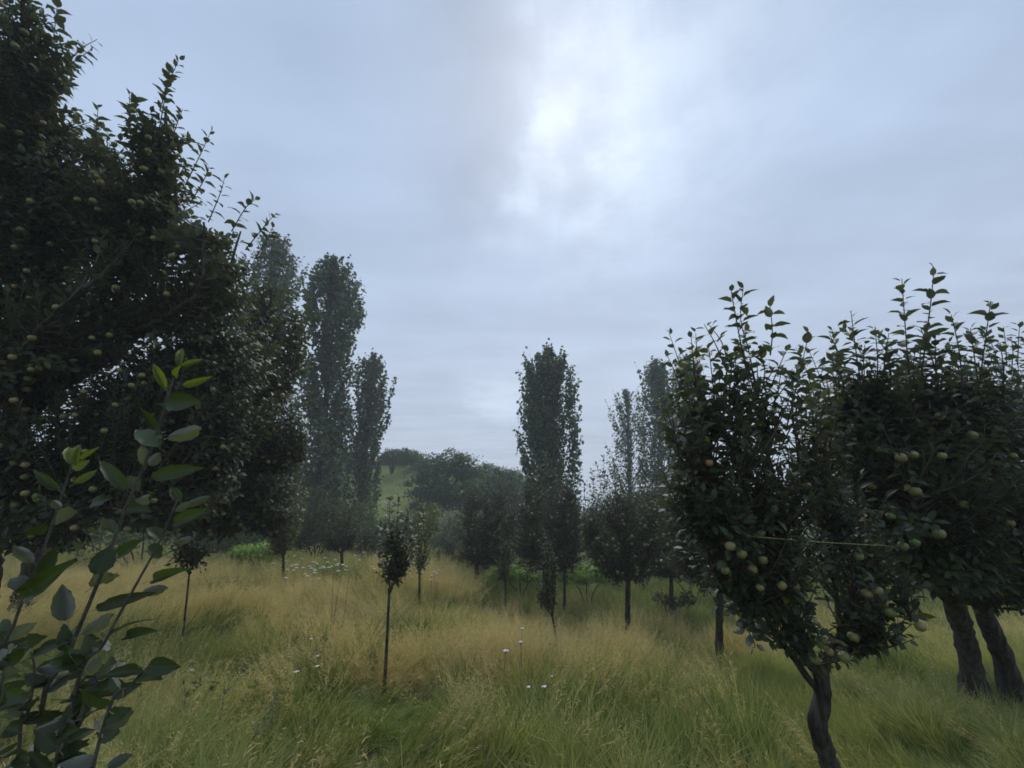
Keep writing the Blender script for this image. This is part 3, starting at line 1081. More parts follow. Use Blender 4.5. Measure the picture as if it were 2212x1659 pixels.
envD = [E(2000, 1000, 2.6, 160, 190, 3, .8), E(2150, 1050, 2.8, 150, 230, 3.4, .8), E(1880, 970, 2.65, 90, 150, 1.7), E(2030, 1180, 2.5, 160, 90, 1.8, .7),
        E(1890, 850, 2.6, 70, 70, .7), E(1815, 900, 2.6, 60, 110, .8), E(2110, 870, 2.7, 110, 100, 1.3), E(2200, 1200, 2.7, 110, 110, 1.5), E(2000, 860, 2.7, 90, 80, .9)]
spD = [pl(x_, 2.5) for x_ in [
    [(1868, 880), (1852, 780), (1838, 672)], [(1888, 860), (1896, 790), (1890, 705)], [(1968, 850), (1958, 740), (1948, 602)],
    [(1985, 850), (2002, 720), (2012, 640), (2018, 578)], [(2080, 850), (2072, 760), (2055, 680)], [(2112, 850), (2125, 760), (2140, 650)],
    [(1835, 870), (1815, 810), (1795, 770)], [(1920, 870), (1925, 810), (1915, 760)], [(2030, 860), (2035, 800), (2028, 755)],
    [(2165, 870), (2168, 800), (2160, 740)], [(1800, 900), (1790, 850), (1785, 815)], [(1815, 900), (1812, 830), (1806, 775)], [(1775, 930), (1768, 870), (1766, 820)], [(1845, 880), (1862, 810), (1868, 745)], [(1905, 880), (1910, 790), (1920, 720)]]]
apple_tree('old apple tree with two leaning trunks at right edge', baseD, [(tD1, .080, .055), (tD2, .075, .055)], limbsD, envD, 1500, .064, ORCH, seed=12,
           specials=spD, apples=applesD, apple_r=.025, leaf_objects=300, spacing=.021, twig_r=.005, tops=40)

# left big tree ------------------------------------------------------------
baseA = ground_at(-60, 3.5)
tA = [baseA + [0, 0, -.05]] + pl([(-60, 1380), (-40, 1250), (-20, 1120)], 3.5)
limbsA = [
    (pl([(-20, 1120), (60, 900), (90, 650), (80, 400), (60, 150), (50, -40)], [3.5, 3.5, 3.5, 3.4, 3.3, 3.2]), .07, .010),
    (pl([(60, 900), (200, 740), (300, 560), (350, 380), (360, 230)], [3.5, 3.5, 3.5, 3.5, 3.5]), .05, .008),
    (pl([(-20, 1120), (120, 1000), (280, 900), (420, 760), (480, 600), (520, 500)], [3.5, 3.6, 3.7, 3.8, 3.9, 4.0]), .06, .008),
    (pl([(120, 1000), (250, 1040), (380, 1060), (460, 1040)], [3.6, 3.5, 3.6, 3.7]), .035, .008),
    (pl([(-20, 1120), (100, 1080), (220, 1090), (300, 1120)], [3.5, 3.2, 3.0, 3.0]), .03, .008),
    (pl([(200, 740), (330, 700), (430, 620), (440, 480)], [3.5, 3.3, 3.2, 3.2]), .03, .008),
    (pl([(90, 650), (180, 500), (230, 400), (220, 300)], [3.5, 3.6, 3.7, 3.8]), .03, .008),
    (pl([(60, 900), (40, 820), (100, 700), (180, 620)], [3.5, 3.1, 2.9, 2.8]), .03, .008),
    (pl([(60, 900), (-60, 700), (-80, 450), (-40, 250)], [3.5, 3.6, 3.6, 3.6]), .04, .008),
]
envA = [E(120, 800, 3.4, 230, 260, 5, .7), E(60, 470, 3.5, 150, 200, 2.4, .7), E(300, 480, 3.5, 130, 150, 1.9, .7), E(430, 600, 3.6, 120, 130, 1.6, .8),
        E(55, 130, 3.3, 62, 150, 1.1), E(60, 300, 3.4, 85, 120, 1.3), E(200, 430, 3.5, 150, 110, 1.4), E(240, 680, 3.5, 160, 100, 1.2), E(-40, 500, 3.5, 100, 300, 1.2), E(340, 310, 3.5, 60, 80, .5), E(350, 900, 3.5, 190, 170, 2.6, .8), E(200, 1080, 3.2, 220, 70, 1.8, .8),
        E(480, 800, 3.8, 120, 200, 2.0), E(420, 1050, 3.6, 110, 70, 1.0), E(230, 330, 3.7, 80, 50, .4), E(90, 1150, 3.3, 110, 50, .7)]
spA = [pl(x_, 3.4) for x_ in [
    [(30, 160), (20, 80), (10, 10)], [(60, 140), (70, 60), (60, -20)], [(100, 190), (115, 90), (125, 0)], [(120, 170), (170, 110), (210, 85)], [(110, 200), (140, 150), (200, 105)],
    [(340, 300), (355, 220), (368, 150)], [(285, 320), (280, 260), (280, 205)], [(365, 320), (385, 260), (395, 235)], [(400, 400), (430, 340), (455, 285)],
    [(410, 440), (440, 390), (452, 360)], [(210, 320), (208, 280), (212, 235)], [(450, 480), (475, 420), (485, 385)], [(500, 500), (530, 450), (552, 430)],
    [(530, 540), (570, 490), (597, 460)], [(40, 230), (15, 180), (2, 130)], [(310, 330), (300, 280), (292, 210)], [(550, 560), (575, 520), (590, 490)], [(80, 220), (120, 210), (140, 190)]]]
apple_tree('tallest apple tree hung with green fruit at left edge', baseA, [(tA, .14, .09)], limbsA, envA, 4600, .068, ORCH, seed=13,
           specials=spA, n_apples=120, apple_r=.024, leaf_objects=300, spacing=.023, twig_r=.005, tops=30)

# tree behind it, whose fruit looks smaller -----------------------------------
baseB = ground_at(40, 5.4)
tB = [baseB + [0, 0, -.05]] + pl([(48, 1300), (80, 1200), (180, 1100)], 5.4)
limbsB = [
    (pl([(180, 1100), (350, 1000), (470, 900), (560, 760), (590, 620)], 5.4), .06, .01),
    (pl([(350, 1000), (480, 1020), (600, 1010), (660, 990)], [5.4, 5.3, 5.3, 5.3]), .04, .01),
    (pl([(470, 900), (580, 880), (630, 800), (640, 700)], 5.5), .04, .01),
    (pl([(180, 1100), (300, 1090), (420, 1120), (520, 1110)], [5.4, 5.2, 5.1, 5.1]), .04, .01),
]
envB = [E(570, 1060, 5.3, 85, 90, 1.3), E(480, 1120, 5.2, 110, 55, 1.1), E(610, 1120, 5.5, 50, 50, .5), E(560, 760, 5.4, 85, 200, 2.4), E(520, 1000, 5.3, 140, 100, 2.2), E(420, 1100, 5.2, 160, 60, 1.4), E(590, 930, 5.3, 70, 120, 1.2), E(450, 850, 5.6, 140, 160, 1.4)]
spB = [pl(x_, 5.3) for x_ in [[(600, 690), (625, 650), (650, 640)], [(615, 760), (650, 700), (668, 660)], [(600, 600), (610, 560), (600, 540)], [(620, 830), (655, 790), (680, 790)], [(630, 960), (690, 930), (735, 965)]]]
apple_tree('apple tree with small pale fruit behind the tallest left tree', baseB, [(tB, .11, .08)], limbsB, envB, 1600, .078, ORCH, seed=14,
           specials=spB, n_apples=60, apple_r=.026, leaf_objects=140, spacing=.026, twig_r=.006, tops=20)


# ------------------------------------------------------------------ smaller trees of the field
def orchard_tree(label, px, d, crown, nsh, seed, fork, tr=.045, mat=M_APPLE_FAR, n_apples=0, llen=.075, spacing=.035, group=ORCH, apple_r=.028, shoots=(), bend=0.0,
                 name='apple_tree', cat='apple tree', nlimb=6, tmpl=LEAF2):
    """crown: list of picture ellipses (px, py, rx, ry[, depth, weight]); fork: picture row where the limbs part"""
    r = np.random.default_rng(seed)
    base = ground_at(px, d)
    fk = ptc(fork[0], fork[1], d)
    mid = (base + fk) / 2 + np.array([bend, 0, 0])
    tr_ = [([base + [0, 0, -.05], mid, fk], tr * 1.1, tr * .8)]
    wide = 1.22 if d > 5.5 and n_apples else 1.0
    env = [E(c_[0], c_[1], d + (c_[4] if len(c_) > 4 else 0), c_[2] * wide, c_[3] * (1 + (wide - 1) * .4), c_[5] if len(c_) > 5 else c_[2] * c_[3] / 3000.) for c_ in crown]
    lim = []
    for i in range(nlimb):
        c_, rad_, _ = env[i % len(env)]
        a_ = i * 2.4 + r.random()
        tip = np.asarray(c_) + np.array([math.cos(a_) * rad_[0] * .6, math.sin(a_) * rad_[1] * .6, rad_[2] * r.uniform(-.1, .7)])
        mm = fk * .5 + tip * .5 + np.array([math.cos(a_), math.sin(a_), 0]) * rad_[0] * .15
        lim.append(([fk + [0, 0, -.06], mm, tip], tr * .5, tr * .15))
    return apple_tree(label, base, tr_, lim, env, int(nsh * (2.5 if wide > 1 else 1.8)), llen, group, cat, seed, specials=[pl(s_, d) for s_ in shoots], n_apples=n_apples, apple_r=apple_r,
                      tmpl=tmpl, mat=mat, spacing=spacing, twig_r=.006 if d > 4.5 else .004, name=name, tops=int(nsh / 14))


orchard_tree('round apple tree with straight dark trunk right of centre', 1355, 7.6, [(1345, 1140, 78, 105), (1310, 1170, 50, 70), (1395, 1160, 50, 75), (1345, 1235, 60, 30)], 360, 21,
             (1357, 1240), .055, n_apples=70, apple_r=.024,
             shoots=[[(1280, 1080), (1282, 1045), (1280, 1015)], [(1310, 1060), (1312, 1035), (1318, 1020)], [(1340, 1050), (1338, 1030), (1345, 1022)], [(1265, 1090), (1262, 1060), (1266, 1042)]])
orchard_tree('dense apple tree in front of the lone central poplar', 1183, 9.5, [(1185, 1110, 70, 95), (1150, 1150, 55, 80), (1225, 1150, 45, 90), (1185, 1210, 60, 30)], 380, 22,
             (1180, 1225), .06, n_apples=60, apple_r=.026, mat=M_APPLE_FAR)
orchard_tree('dark apple tree left of the lone central poplar', 1030, 11.0, [(1050, 1120, 60, 80), (1075, 1150, 50, 70), (1030, 1165, 45, 55), (1060, 1205, 45, 22)], 320, 23,
             (1030, 1215), .07, n_apples=30, apple_r=.026)
orchard_tree('apple tree with a slim trunk beneath the lone poplar', 1219, 10.2, [(1225, 1180, 35, 50), (1228, 1130, 28, 60)], 130, 24, (1220, 1215), .04, n_apples=10)
orchard_tree('fruit laden apple tree just behind the round one', 1450, 9.6, [(1440, 1130, 60, 90), (1480, 1170, 60, 80), (1420, 1190, 50, 50)], 330, 25, (1450, 1240), .06, n_apples=45, apple_r=.024)
orchard_tree('apple tree showing a grey trunk left of the forked tree', 1552, 5.6, [(1540, 1130, 80, 110), (1500, 1200, 60, 70), (1580, 1210, 60, 60)], 330, 26, (1556, 1225), .055, n_apples=14, spacing=.03)
orchard_tree('apple tree with a thin trunk between the right foreground trees', 1905, 4.9, [(1880, 1080, 120, 130), (1800, 1030, 90, 120), (1960, 1180, 90, 70)], 420, 27, (1900, 1290), .05, n_apples=6, spacing=.028,
             shoots=[[(1790, 930), (1785, 880), (1790, 830)], [(1770, 930), (1762, 880), (1768, 845)]])
orchard_tree('apple tree with reddish shoots at far right behind the two trunks', 2260, 4.6, [(2190, 900, 80, 130), (2250, 1000, 120, 200), (2190, 1130, 90, 80)], 460, 28, (2250, 1250), .07, n_apples=4, spacing=.028,
             shoots=[[(2175, 790), (2172, 745), (2168, 705)], [(2198, 790), (2200, 740), (2203, 695)], [(2185, 800), (2188, 760), (2184, 730)]])

YNG = 'young trees planted in the meadow'
orchard_tree('young apple tree on a bare leaning stem left of centre', 831, 3.75, [(850, 1150, 30, 50), (872, 1180, 24, 45), (850, 1215, 42, 34), (843, 1250, 32, 20)], 46, 31, (841, 1272), .015, M_APPLE_LEAF,
             llen=.062, spacing=.022, group=YNG, shoots=[[(880, 1220), (893, 1180), (897, 1140)], [(835, 1240), (822, 1215), (818, 1200)], [(870, 1240), (886, 1225), (892, 1222)], [(850, 1180), (840, 1130), (836, 1085)], [(856, 1180), (858, 1120), (862, 1075)], [(862, 1190), (876, 1140), (884, 1105)], [(850, 1200), (828, 1170), (822, 1130)]],
             name='young_tree', cat='young tree', nlimb=4, tmpl=LEAF8)
orchard_tree('crooked leafy sapling in the middle of the meadow', 1203, 5.2, [(1186, 1240, 24, 40), (1176, 1285, 20, 32), (1190, 1312, 18, 16), (1182, 1190, 20, 40)], 30, 32, (1192, 1322), .016, M_APPLE_FAR, llen=.06,
             spacing=.026, group=YNG, bend=.03, name='young_tree', cat='young tree', nlimb=4)
orchard_tree('yellowish slender young tree behind the bare stemmed one', 906, 7.6, [(908, 1160, 18, 45), (920, 1190, 20, 35), (900, 1210, 18, 30)], 40, 33, (906, 1240), .025, M_YELLOWISH, group=YNG, llen=.07,
             name='young_tree', cat='young tree', nlimb=4)
orchard_tree('short bushy young tree right of the foreground sapling', 388, 4.4, [(400, 1205, 34, 26), (432, 1185, 30, 30), (390, 1172, 22, 30), (415, 1225, 30, 12)], 46, 34, (410, 1228), .011, M_APPLE_FAR, group=YNG, llen=.06,
             name='young_tree', cat='young tree', nlimb=4)
orchard_tree('thin staked young tree between the central apple trees', 1092, 8.2, [(1086, 1215, 22, 32), (1097, 1180, 20, 28), (1080, 1240, 17, 16)], 30, 35, (1092, 1255), .022, M_APPLE_FAR, group=YNG, llen=.065,
             name='young_tree', cat='young tree', nlimb=4)
orchard_tree('small crooked tree below the left poplars', 740, 9.0, [(735, 1150, 38, 35), (715, 1165, 26, 24), (757, 1160, 25, 28)], 110, 36, (738, 1190), .04, M_APPLE_FAR, group=YNG, llen=.07, name='young_tree', cat='young tree')
orchard_tree('yellow green young tree beside the tall left poplar', 612, 8.0, [(612, 1140, 36, 45), (630, 1120, 22, 35), (595, 1170, 28, 30)], 120, 37, (612, 1200), .03, M_YELLOWISH, group=YNG, llen=.075, name='young_tree', cat='young tree')


# ------------------------------------------------------------------ poplars
def poplar(label, bpx, d, top, prof, nl, seed, leaf=.12, open_=0.0, mat=M_POPLAR):
    """prof: (picture row, left half width, right half width) of the crown about the stem line"""
    r = np.random.default_rng(seed)
    base = ground_at(bpx, d)
    tip = ptc(top[0], top[1], d)
    root = thing('poplar_tree', base, label, 'poplar', 'tall slim poplars behind the meadow')
    H = tip[2] - base[2]
    tb = MB()
    uu = np.linspace(0, 1, 14)
    tp = base + (tip - base) * uu[:, None] + np.stack([.06 * np.sin(uu * 7 + seed), .06 * np.cos(uu * 6), 0 * uu], -1)
    tb.tube(tp, np.linspace(.016 * H, .012, 14), 8)
    prof = sorted(prof, key=lambda q: -q[0])
    rows = np.array([q[0] for q in prof], float)
    zr = np.array([ptc(top[0], q, d)[2] for q in rows])
    wl = np.array([q[1] for q in prof]) * d / F
    wr = np.array([q[2] for q in prof]) * d / F
    nb = int(70 + H * 9)
    per = int(1.32 * nl / nb)
    P, N_, RN = [], [], []
    for i in range(nb):                        # upswept plumes of leaves, each round its own branch
        f_ = (i + r.random()) / nb
        zt = zr[0] + (zr[-1] - zr[0]) * (1 - (1 - f_) ** 1.25)
        az = i * 2.4 + r.normal() * .3
        half = np.interp(zt, zr, wr) * max(0, math.cos(az)) + np.interp(zt, zr, wl) * max(0, -math.cos(az)) + .5 * (np.interp(zt, zr, wl) + np.interp(zt, zr, wr)) * (1 - abs(math.cos(az)))
        half = max(half * (1 - .72 * float(sm(.76, 1.0, f_))) * .98, .12)
        hl = (half * .62 + .34) * r.uniform(.7, 1.5)           # half length of the plume
        rw = min(half * .42, .12 + .10 * half) * r.uniform(.7, 1.25)
        reach = max(half * r.uniform(.66, 1.22) - rw * .45, 0) if r.random() < .75 else half * r.uniform(0, .5)
        axp = lambda z: base + (tip - base) * np.clip((z - base[2]) / H, 0.02, 1)
        out = np.array([math.cos(az), math.sin(az), 0])
        zc0 = min(zt, zr[-1] - hl * r.uniform(.75, 1.3)) + .10 * r.normal()
        c0 = axp(zc0) + out * reach
        ax_ = out * r.uniform(.10, .34) + np.array([0, 0, 1.0]) + r.normal(size=3) * .06
        ax_ /= np.linalg.norm(ax_)
        st = axp(max(base[2] + .3, zc0 - hl * 1.2))
        q = np.linspace(0, 1, 6)[:, None]
        end = c0 + ax_ * hl * .9
        path = (1 - q) ** 2 * st + 2 * q * (1 - q) * (c0 - ax_ * hl * .3) + q ** 2 * end
        tb.tube(path, np.linspace(.018 + .004 * half, .005, 6), 4)
        k_ = int(per * r.uniform(.4, 1.5) * min(1.4, (rw / (.15 + .08 * half)) ** 2))
        dv = r.normal(size=(k_, 3))
        dv /= np.linalg.norm(dv, axis=1)[:, None]
        rad_ = r.random(k_) ** .42 * (1 + .12 * np.abs(r.normal(size=k_)))
        spin_ = 1 - .55 * np.clip(dv[:, 2] * rad_, 0, 1)      # plumes narrow upwards
        tl = dv[:, 2] * rad_
        e1 = np.cross(ax_, [.3, 1, 0]); e1 /= np.linalg.norm(e1)
        e2 = np.cross(ax_, e1)
        lump = 1 + .35 * np.sin(tl * 7 + r.random() * 6) * np.sin(np.arctan2(dv[:, 1], dv[:, 0]) * 2 + r.random() * 6)
        C = c0 + (tl * hl)[:, None] * ax_ + (dv[:, 0] * rad_ * rw * lump * spin_)[:, None] * e1 + (dv[:, 1] * rad_ * rw * lump * spin_)[:, None] * e2
        P.append(C)
        RN.append(np.clip(r.random() * .75 + .35 * r.random(k_), 0, .999))
        N_.append(dv[:, 0:1] * e1 + dv[:, 1:2] * e2 + dv[:, 2:3] * .5 * ax_ + r.normal(size=(k_, 3)) * .55 + np.array([0, 0, .25]))
    for f_, w_ in ((.99, .05), (.965, .10), (.93, .17), (.90, .22)):    # the leader, tapering to the tip
        k_ = int(per * .5)
        C = axp(zr[-1] * f_ + base[2] * (1 - f_)) + r.normal(size=(k_, 3)) * np.array([w_, w_, .16])
        P.append(C)
        RN.append(r.random(k_) * .9)
        N_.append(r.normal(size=(k_, 3)) + np.array([0, 0, .3]))
    P, N_, RN = np.concatenate(P), np.concatenate(N_), np.concatenate(RN)
    D = np.cross(N_, r.normal(size=(len(P), 3))) + np.array([0, 0, -.3])
    tb.build('trunk', [M_BARK], root, base, True)
    cb = MB()
    L = leaf * 1.3 * (.7 + .6 * r.random(len(P)))
    cb.leaves(P, D, N_, L, L * .85, HEART if d < 25 else LEAF2, 0, RN)
    c_ = cb.build('crown', [mat], root, base)
    c_['kind'] = 'stuff'
    return root


poplar('poplar rising half hidden behind the left apple trees', 572, 21, (598, 508), [(508, 12, 10), (530, 40, 40), (580, 55, 50), (660, 55, 45), (800, 60, 45), (950, 60, 55), (1130, 60, 50)], 12000, 41)
poplar('tallest fully visible poplar left of the open sky', 683, 18, (722, 556), [(556, 12, 12), (580, 34, 34), (620, 46, 56), (690, 48, 62), (760, 42, 48), (860, 48, 46), (960, 60, 46), (1060, 60, 46), (1150, 55, 44)], 15000, 42)
poplar('shorter poplar standing right of the tallest left one', 775, 22, (806, 764), [(764, 10, 10), (790, 26, 26), (850, 38, 44), (900, 44, 40), (960, 48, 30), (1040, 40, 34), (1120, 36, 36)], 8500, 43)
poplar('lone dense poplar in the centre of the skyline', 1188, 19, (1184, 753), [(753, 12, 12), (775, 36, 32), (820, 54, 50), (880, 56, 62), (940, 58, 70), (990, 60, 62), (1040, 50, 62), (1120, 46, 52)], 13000, 44)
poplar('thin open crowned pale poplar right of centre', 1368, 27, (1352, 840), [(840, 5, 7), (868, 24, 20), (890, 34, 32), (915, 34, 26), (938, 10, 30), (965, 28, 34), (1000, 38, 42), (1050, 42, 48), (1120, 40, 46)], 3400, 45)
poplar('pale poplar close against the forked right tree', 1440, 24, (1415, 776), [(776, 18, 14), (800, 32, 28), (860, 36, 40), (930, 36, 50), (1000, 40, 60), (1080, 46, 60)], 5600, 46)
poplar('hazy poplar mostly hidden behind the forked right tree', 1500, 25, (1482, 768), [(768, 12, 12), (790, 24, 24), (860, 36, 34), (960, 40, 40), (1080, 40, 40)], 6000, 47)


# ------------------------------------------------------------------ broad trees and bushes
def broad(label, px, d, lobes, nl, leaf, mat, seed, name='broadleaf_tree', cat='tree', group=None, trunk=.18, tip_row=None):
    """lobes: picture ellipses (px, py, rx, ry[, depth])"""
    r = np.random.default_rng(seed)
    base = ground_at(px, d)
    root = thing(name, base, label, cat, group)
    env = [E(q[0], q[1], d + (q[4] if len(q) > 4 else 0), q[2], q[3], q[2] * q[3]) for q in lobes]
    tb = MB()
    for c_, rad_, _ in env:
        e = np.asarray(c_) + np.array([0, 0, -.1 * rad_[2]])
        mid = base * .4 + e * .6
        mid[2] = base[2] + (e[2] - base[2]) * .55
        mid[:2] = base[:2] * .65 + e[:2] * .35
        tb.tube(smooth_path([base + [0, 0, -.1], mid, e], 8), np.linspace(trunk, trunk * .2, 9)[:len(smooth_path([base, mid, e], 8))], 6)
    tb.build('trunk' if trunk > .05 else 'stem', [M_BARK if trunk > .05 else M_TWIG], root, base, True)
    wts = np.array([e[2] for e in env])
    wts = wts / wts.sum()
    P, N_ = [], []
    for (c_, rad_, _), w_ in zip(env, wts):
        ncl = max(6, int(70 * w_ + 16))
        per = int(nl * w_ / ncl)
        for j in range(ncl):
            dv = r.normal(size=3)
            dv /= np.linalg.norm(dv)
            cc = np.asarray(c_) + dv * np.asarray(rad_) * (.55 + .45 * r.random() ** .5)
            sp_ = np.mean(rad_) * r.uniform(.10, .24)
            q = r.normal(size=(per, 3)) * sp_ * np.array([1.15, 1.15, .7])
            P.append(cc + q)
            N_.append(np.tile(dv * .6 + [0, 0, .5], (per, 1)) + r.normal(size=(per, 3)) * .5)
    P, N_ = np.concatenate(P), np.concatenate(N_)
    gzv = gz(P[:, 0], P[:, 1])
    k_ = P[:, 2] > gzv + .02
    P, N_ = P[k_], N_[k_]
    D = np.cross(N_, r.normal(size=(len(P), 3))) + np.array([0, 0, -.35])
    L = leaf * (.7 + .6 * r.random(len(P)))
    cb = MB()
    cb.leaves(P, D, N_, L, L * .55, LEAF2, 0, r.random(len(P)))
    c_ = cb.build('crown' if trunk > .05 else 'foliage', [mat], root, base)
    c_['kind'] = 'stuff'
    return root


FARG = 'broad trees on the hill behind the meadow'
broad('largest broad walnut tree on the hill in the middle', 960, 27, [(960, 1035, 62, 55), (920, 1050, 40, 45), (1000, 1050, 50, 50), (970, 990, 30, 22), (1010, 1010, 28, 25), (930, 1000, 22, 20), (960, 1085, 75, 28)], 13000, .20, M_WALNUT, 51, group=FARG)
broad('broad tree between the walnut and the central poplar', 1075, 30, [(1080, 1050, 42, 38), (1110, 1060, 35, 35), (1050, 1070, 32, 35), (1090, 1025, 25, 18), (1090, 1092, 50, 26), (1130, 1095, 40, 26)], 11000, .20, M_WALNUT, 52, group=FARG)
broad('small open tree on the crest of the grassy hill', 846, 33, [(848, 985, 22, 14), (870, 980, 18, 13), (832, 992, 14, 10)], 2600, .19, M_WALNUT, 53, group=FARG, trunk=.12)
broad('low tree at the right end of the hill crest', 893, 34, [(893, 990, 20, 15), (905, 1005, 15, 16)], 2200, .19, M_WALNUT, 54, group=FARG, trunk=.12)
broad('low tree on the crest behind the shorter poplar', 760, 34, [(755, 985, 30, 22), (725, 995, 26, 20), (785, 990, 18, 16)], 3600, .19, M_WALNUT, 55, group=FARG, trunk=.12)
broad('bushy tree filling the hill crest left of the walnut', 870, 36, [(858, 992, 26, 17), (882, 990, 24, 18), (835, 998, 22, 15), (905, 1000, 22, 20)], 4200, .19, M_WALNUT, 62, group=FARG, trunk=.12)
broad('broad tree peeping over the dark central apple tree', 1035, 33, [(1040, 1020, 30, 22), (1060, 1030, 28, 22), (1125, 1045, 30, 34), (1105, 1035, 26, 24)], 5200, .2, M_WALNUT, 63, group=FARG)
broad('dark broad tree behind the lowest boughs of the left apple tree', 560, 24, [(560, 1040, 70, 70), (480, 1060, 70, 60), (640, 1060, 45, 60)], 8000, .18, M_WALNUT, 56, group=FARG)
broad('broad tree far left beneath the tallest apple tree', 330, 22, [(330, 1050, 100, 70), (200, 1070, 90, 60), (420, 1080, 60, 50)], 8000, .17, M_WALNUT, 57, group=FARG)
broad('broad tree behind the round apple tree', 1330, 24, [(1320, 1120, 45, 50), (1370, 1110, 45, 50), (1280, 1140, 35, 45)], 6500, .17, M_WALNUT, 58, group=FARG)
broad('broad tree behind the fruit laden apple tree', 1470, 22, [(1460, 1100, 60, 60), (1520, 1120, 50, 60), (1420, 1120, 40, 50)], 7000, .17, M_WALNUT, 59, group=FARG)
broad('broad tree far behind the two trunked apple tree', 1960, 20, [(1900, 1090, 130, 110), (2060, 1100, 140, 110), (1760, 1110, 110, 100)], 9000, .17, M_WALNUT, 60, group=FARG)
broad('broad tree at far right behind the reddish shoots', 2280, 17, [(2240, 1080, 130, 110), (2380, 1080, 130, 120)], 6000, .16, M_WALNUT, 61, group=FARG)

BSH = 'bushes along the far edge of the meadow'
for i, (lab, px, d, lobes, nl, leaf, mat) in enumerate([
    ('silvery willow bush left of the dark central apple tree', 975, 13.5, [(975, 1145, 32, 38), (990, 1125, 20, 26), (960, 1165, 28, 24)], 4200, .085, M_SILVER),
    ('olive green bush at the foot of the walnut tree', 922, 14.5, [(925, 1120, 30, 34), (905, 1140, 26, 30), (940, 1150, 26, 26)], 3800, .09, M_YELLOWISH),
    ('rounded green bush behind the bare stemmed young tree', 868, 15, [(865, 1150, 34, 34), (840, 1160, 30, 32), (885, 1170, 28, 28)], 4200, .09, M_BUSH),
    ('leafy green bush under the shorter left poplar', 790, 14, [(790, 1140, 40, 50), (765, 1165, 30, 30), (815, 1165, 30, 34)], 4600, .09, M_BUSH),
    ('dark bush at the foot of the tall left poplar', 680, 12.5, [(670, 1115, 50, 60), (705, 1140, 40, 48), (640, 1150, 40, 36), (735, 1130, 34, 44)], 6400, .085, M_APPLE_FAR),
    ('dark bush left of the yellow green young tree', 545, 11, [(550, 1135, 60, 55), (500, 1155, 50, 40), (590, 1155, 34, 40), (450, 1165, 40, 28)], 6000, .08, M_BUSH),
    ('low fresh green bush at the left meadow edge', 560, 9.4, [(555, 1188, 34, 14), (590, 1195, 26, 12), (525, 1192, 24, 13)], 2000, .07, M_FRESH),
    ('dusky bush at the far left meadow edge', 300, 11, [(310, 1120, 80, 66), (220, 1125, 70, 64), (120, 1125, 70, 64), (400, 1135, 60, 52), (20, 1130, 60, 60), (470, 1150, 50, 40)], 10000, .085, M_BUSH),
    ('fresh green bush between the central trunks', 1125, 11.3, [(1120, 1236, 36, 17), (1160, 1240, 34, 15), (1080, 1242, 30, 13)], 3000, .085, M_FRESH),
    ('fresh green bush between the poplar and the round tree', 1270, 11.0, [(1265, 1236, 36, 18), (1310, 1240, 36, 15), (1228, 1242, 30, 14)], 3200, .085, M_FRESH),
    ('dull green bush behind the central young tree', 985, 14, [(990, 1195, 30, 22), (960, 1205, 26, 16), (1020, 1210, 26, 18)], 3000, .085, M_BUSH),
    ('dark bush behind the trunk of the round tree', 1390, 14, [(1390, 1210, 36, 24), (1430, 1220, 34, 22), (1350, 1222, 24, 18)], 3200, .085, M_BUSH),
    ('dark hedge like bush behind the fruit laden apple tree', 1500, 12, [(1480, 1215, 50, 26), (1550, 1220, 46, 26), (1420, 1225, 30, 20)], 3600, .085, M_APPLE_FAR),
    ('dark leafy bush behind the two central apple trees', 1090, 13.5, [(1080, 1165, 46, 40), (1130, 1170, 40, 40), (1180, 1175, 44, 40), (1040, 1180, 36, 36)], 5600, .085, M_APPLE_FAR),
    ('dark bush right of the grey trunk', 1620, 11, [(1620, 1210, 60, 30), (1700, 1220, 60, 30)], 3400, .085, M_BUSH),
    ('low leafy bush in the grass near the grey trunk', 1445, 9.6, [(1430, 1292, 22, 10), (1458, 1298, 20, 10), (1485, 1290, 14, 14)], 900, .07, M_APPLE_FAR),
    ('broad bush behind the right foreground trees', 2000, 11, [(1990, 1210, 110, 36), (2130, 1210, 110, 40), (1850, 1215, 90, 34)], 5200, .085, M_BUSH),
]):
    broad(lab, px, d, lobes, nl, leaf, mat, 70 + i, 'bush', 'bush', BSH, trunk=.03)

# ------------------------------------------------------------------ foreground sapling, leaf by leaf
ds = 1.0
baseS = ground_at(60, 1.05)
sap = thing('apple_sapling', baseS, 'large leaved apple sapling with pale young tips at front left', 'sapling')


def stem(pts_, d, r0, r1):
    mb = MB()
    P = smooth_path([baseS + np.array([random.uniform(-.03, .03), random.uniform(-.03, .03), -.02])] + pl(pts_, d), 26)
    mb.tube(P, np.linspace(r0, r1, len(P)), 8)
    o = mb.build('stem', [M_STEM], sap, baseS, True)
    return P


st1 = stem([(80, 1600), (145, 1420), (215, 1250), (275, 1090), (330, 960), (365, 850), (390, 765)], 1.0, .0062, .0019)
st2 = stem([(150, 1560), (225, 1390), (290, 1270), (345, 1170), (382, 1080)], .96, .0048, .0017)
st3 = stem([(-20, 1560), (30, 1350), (75, 1240), (120, 1110), (150, 1020), (167, 962)], 1.04, .005, .0018)
st5 = stem([(40, 1640), (60, 1540), (75, 1450), (60, 1385)], .98, .005, .002)
st6 = stem([(120, 1650), (170, 1570), (200, 1500), (215, 1450)], .95, .005, .002)
st7 = stem([(-30, 1640), (-5, 1530), (10, 1450), (30, 1400)], 1.0, .005, .002)
st4 = stem([(210, 1620), (285, 1480), (320, 1440)], .92, .005, .002)
SAPL = [fine_leaf('leaf', [M_SAPLING, M_PETIOLE], c_, f_, b_, 60 + i) for i, (c_, f_, b_) in enumerate([(.12, .16, .05), (.28, .22, -.07), (.08, .3, .04), (.35, .12, .02)])]
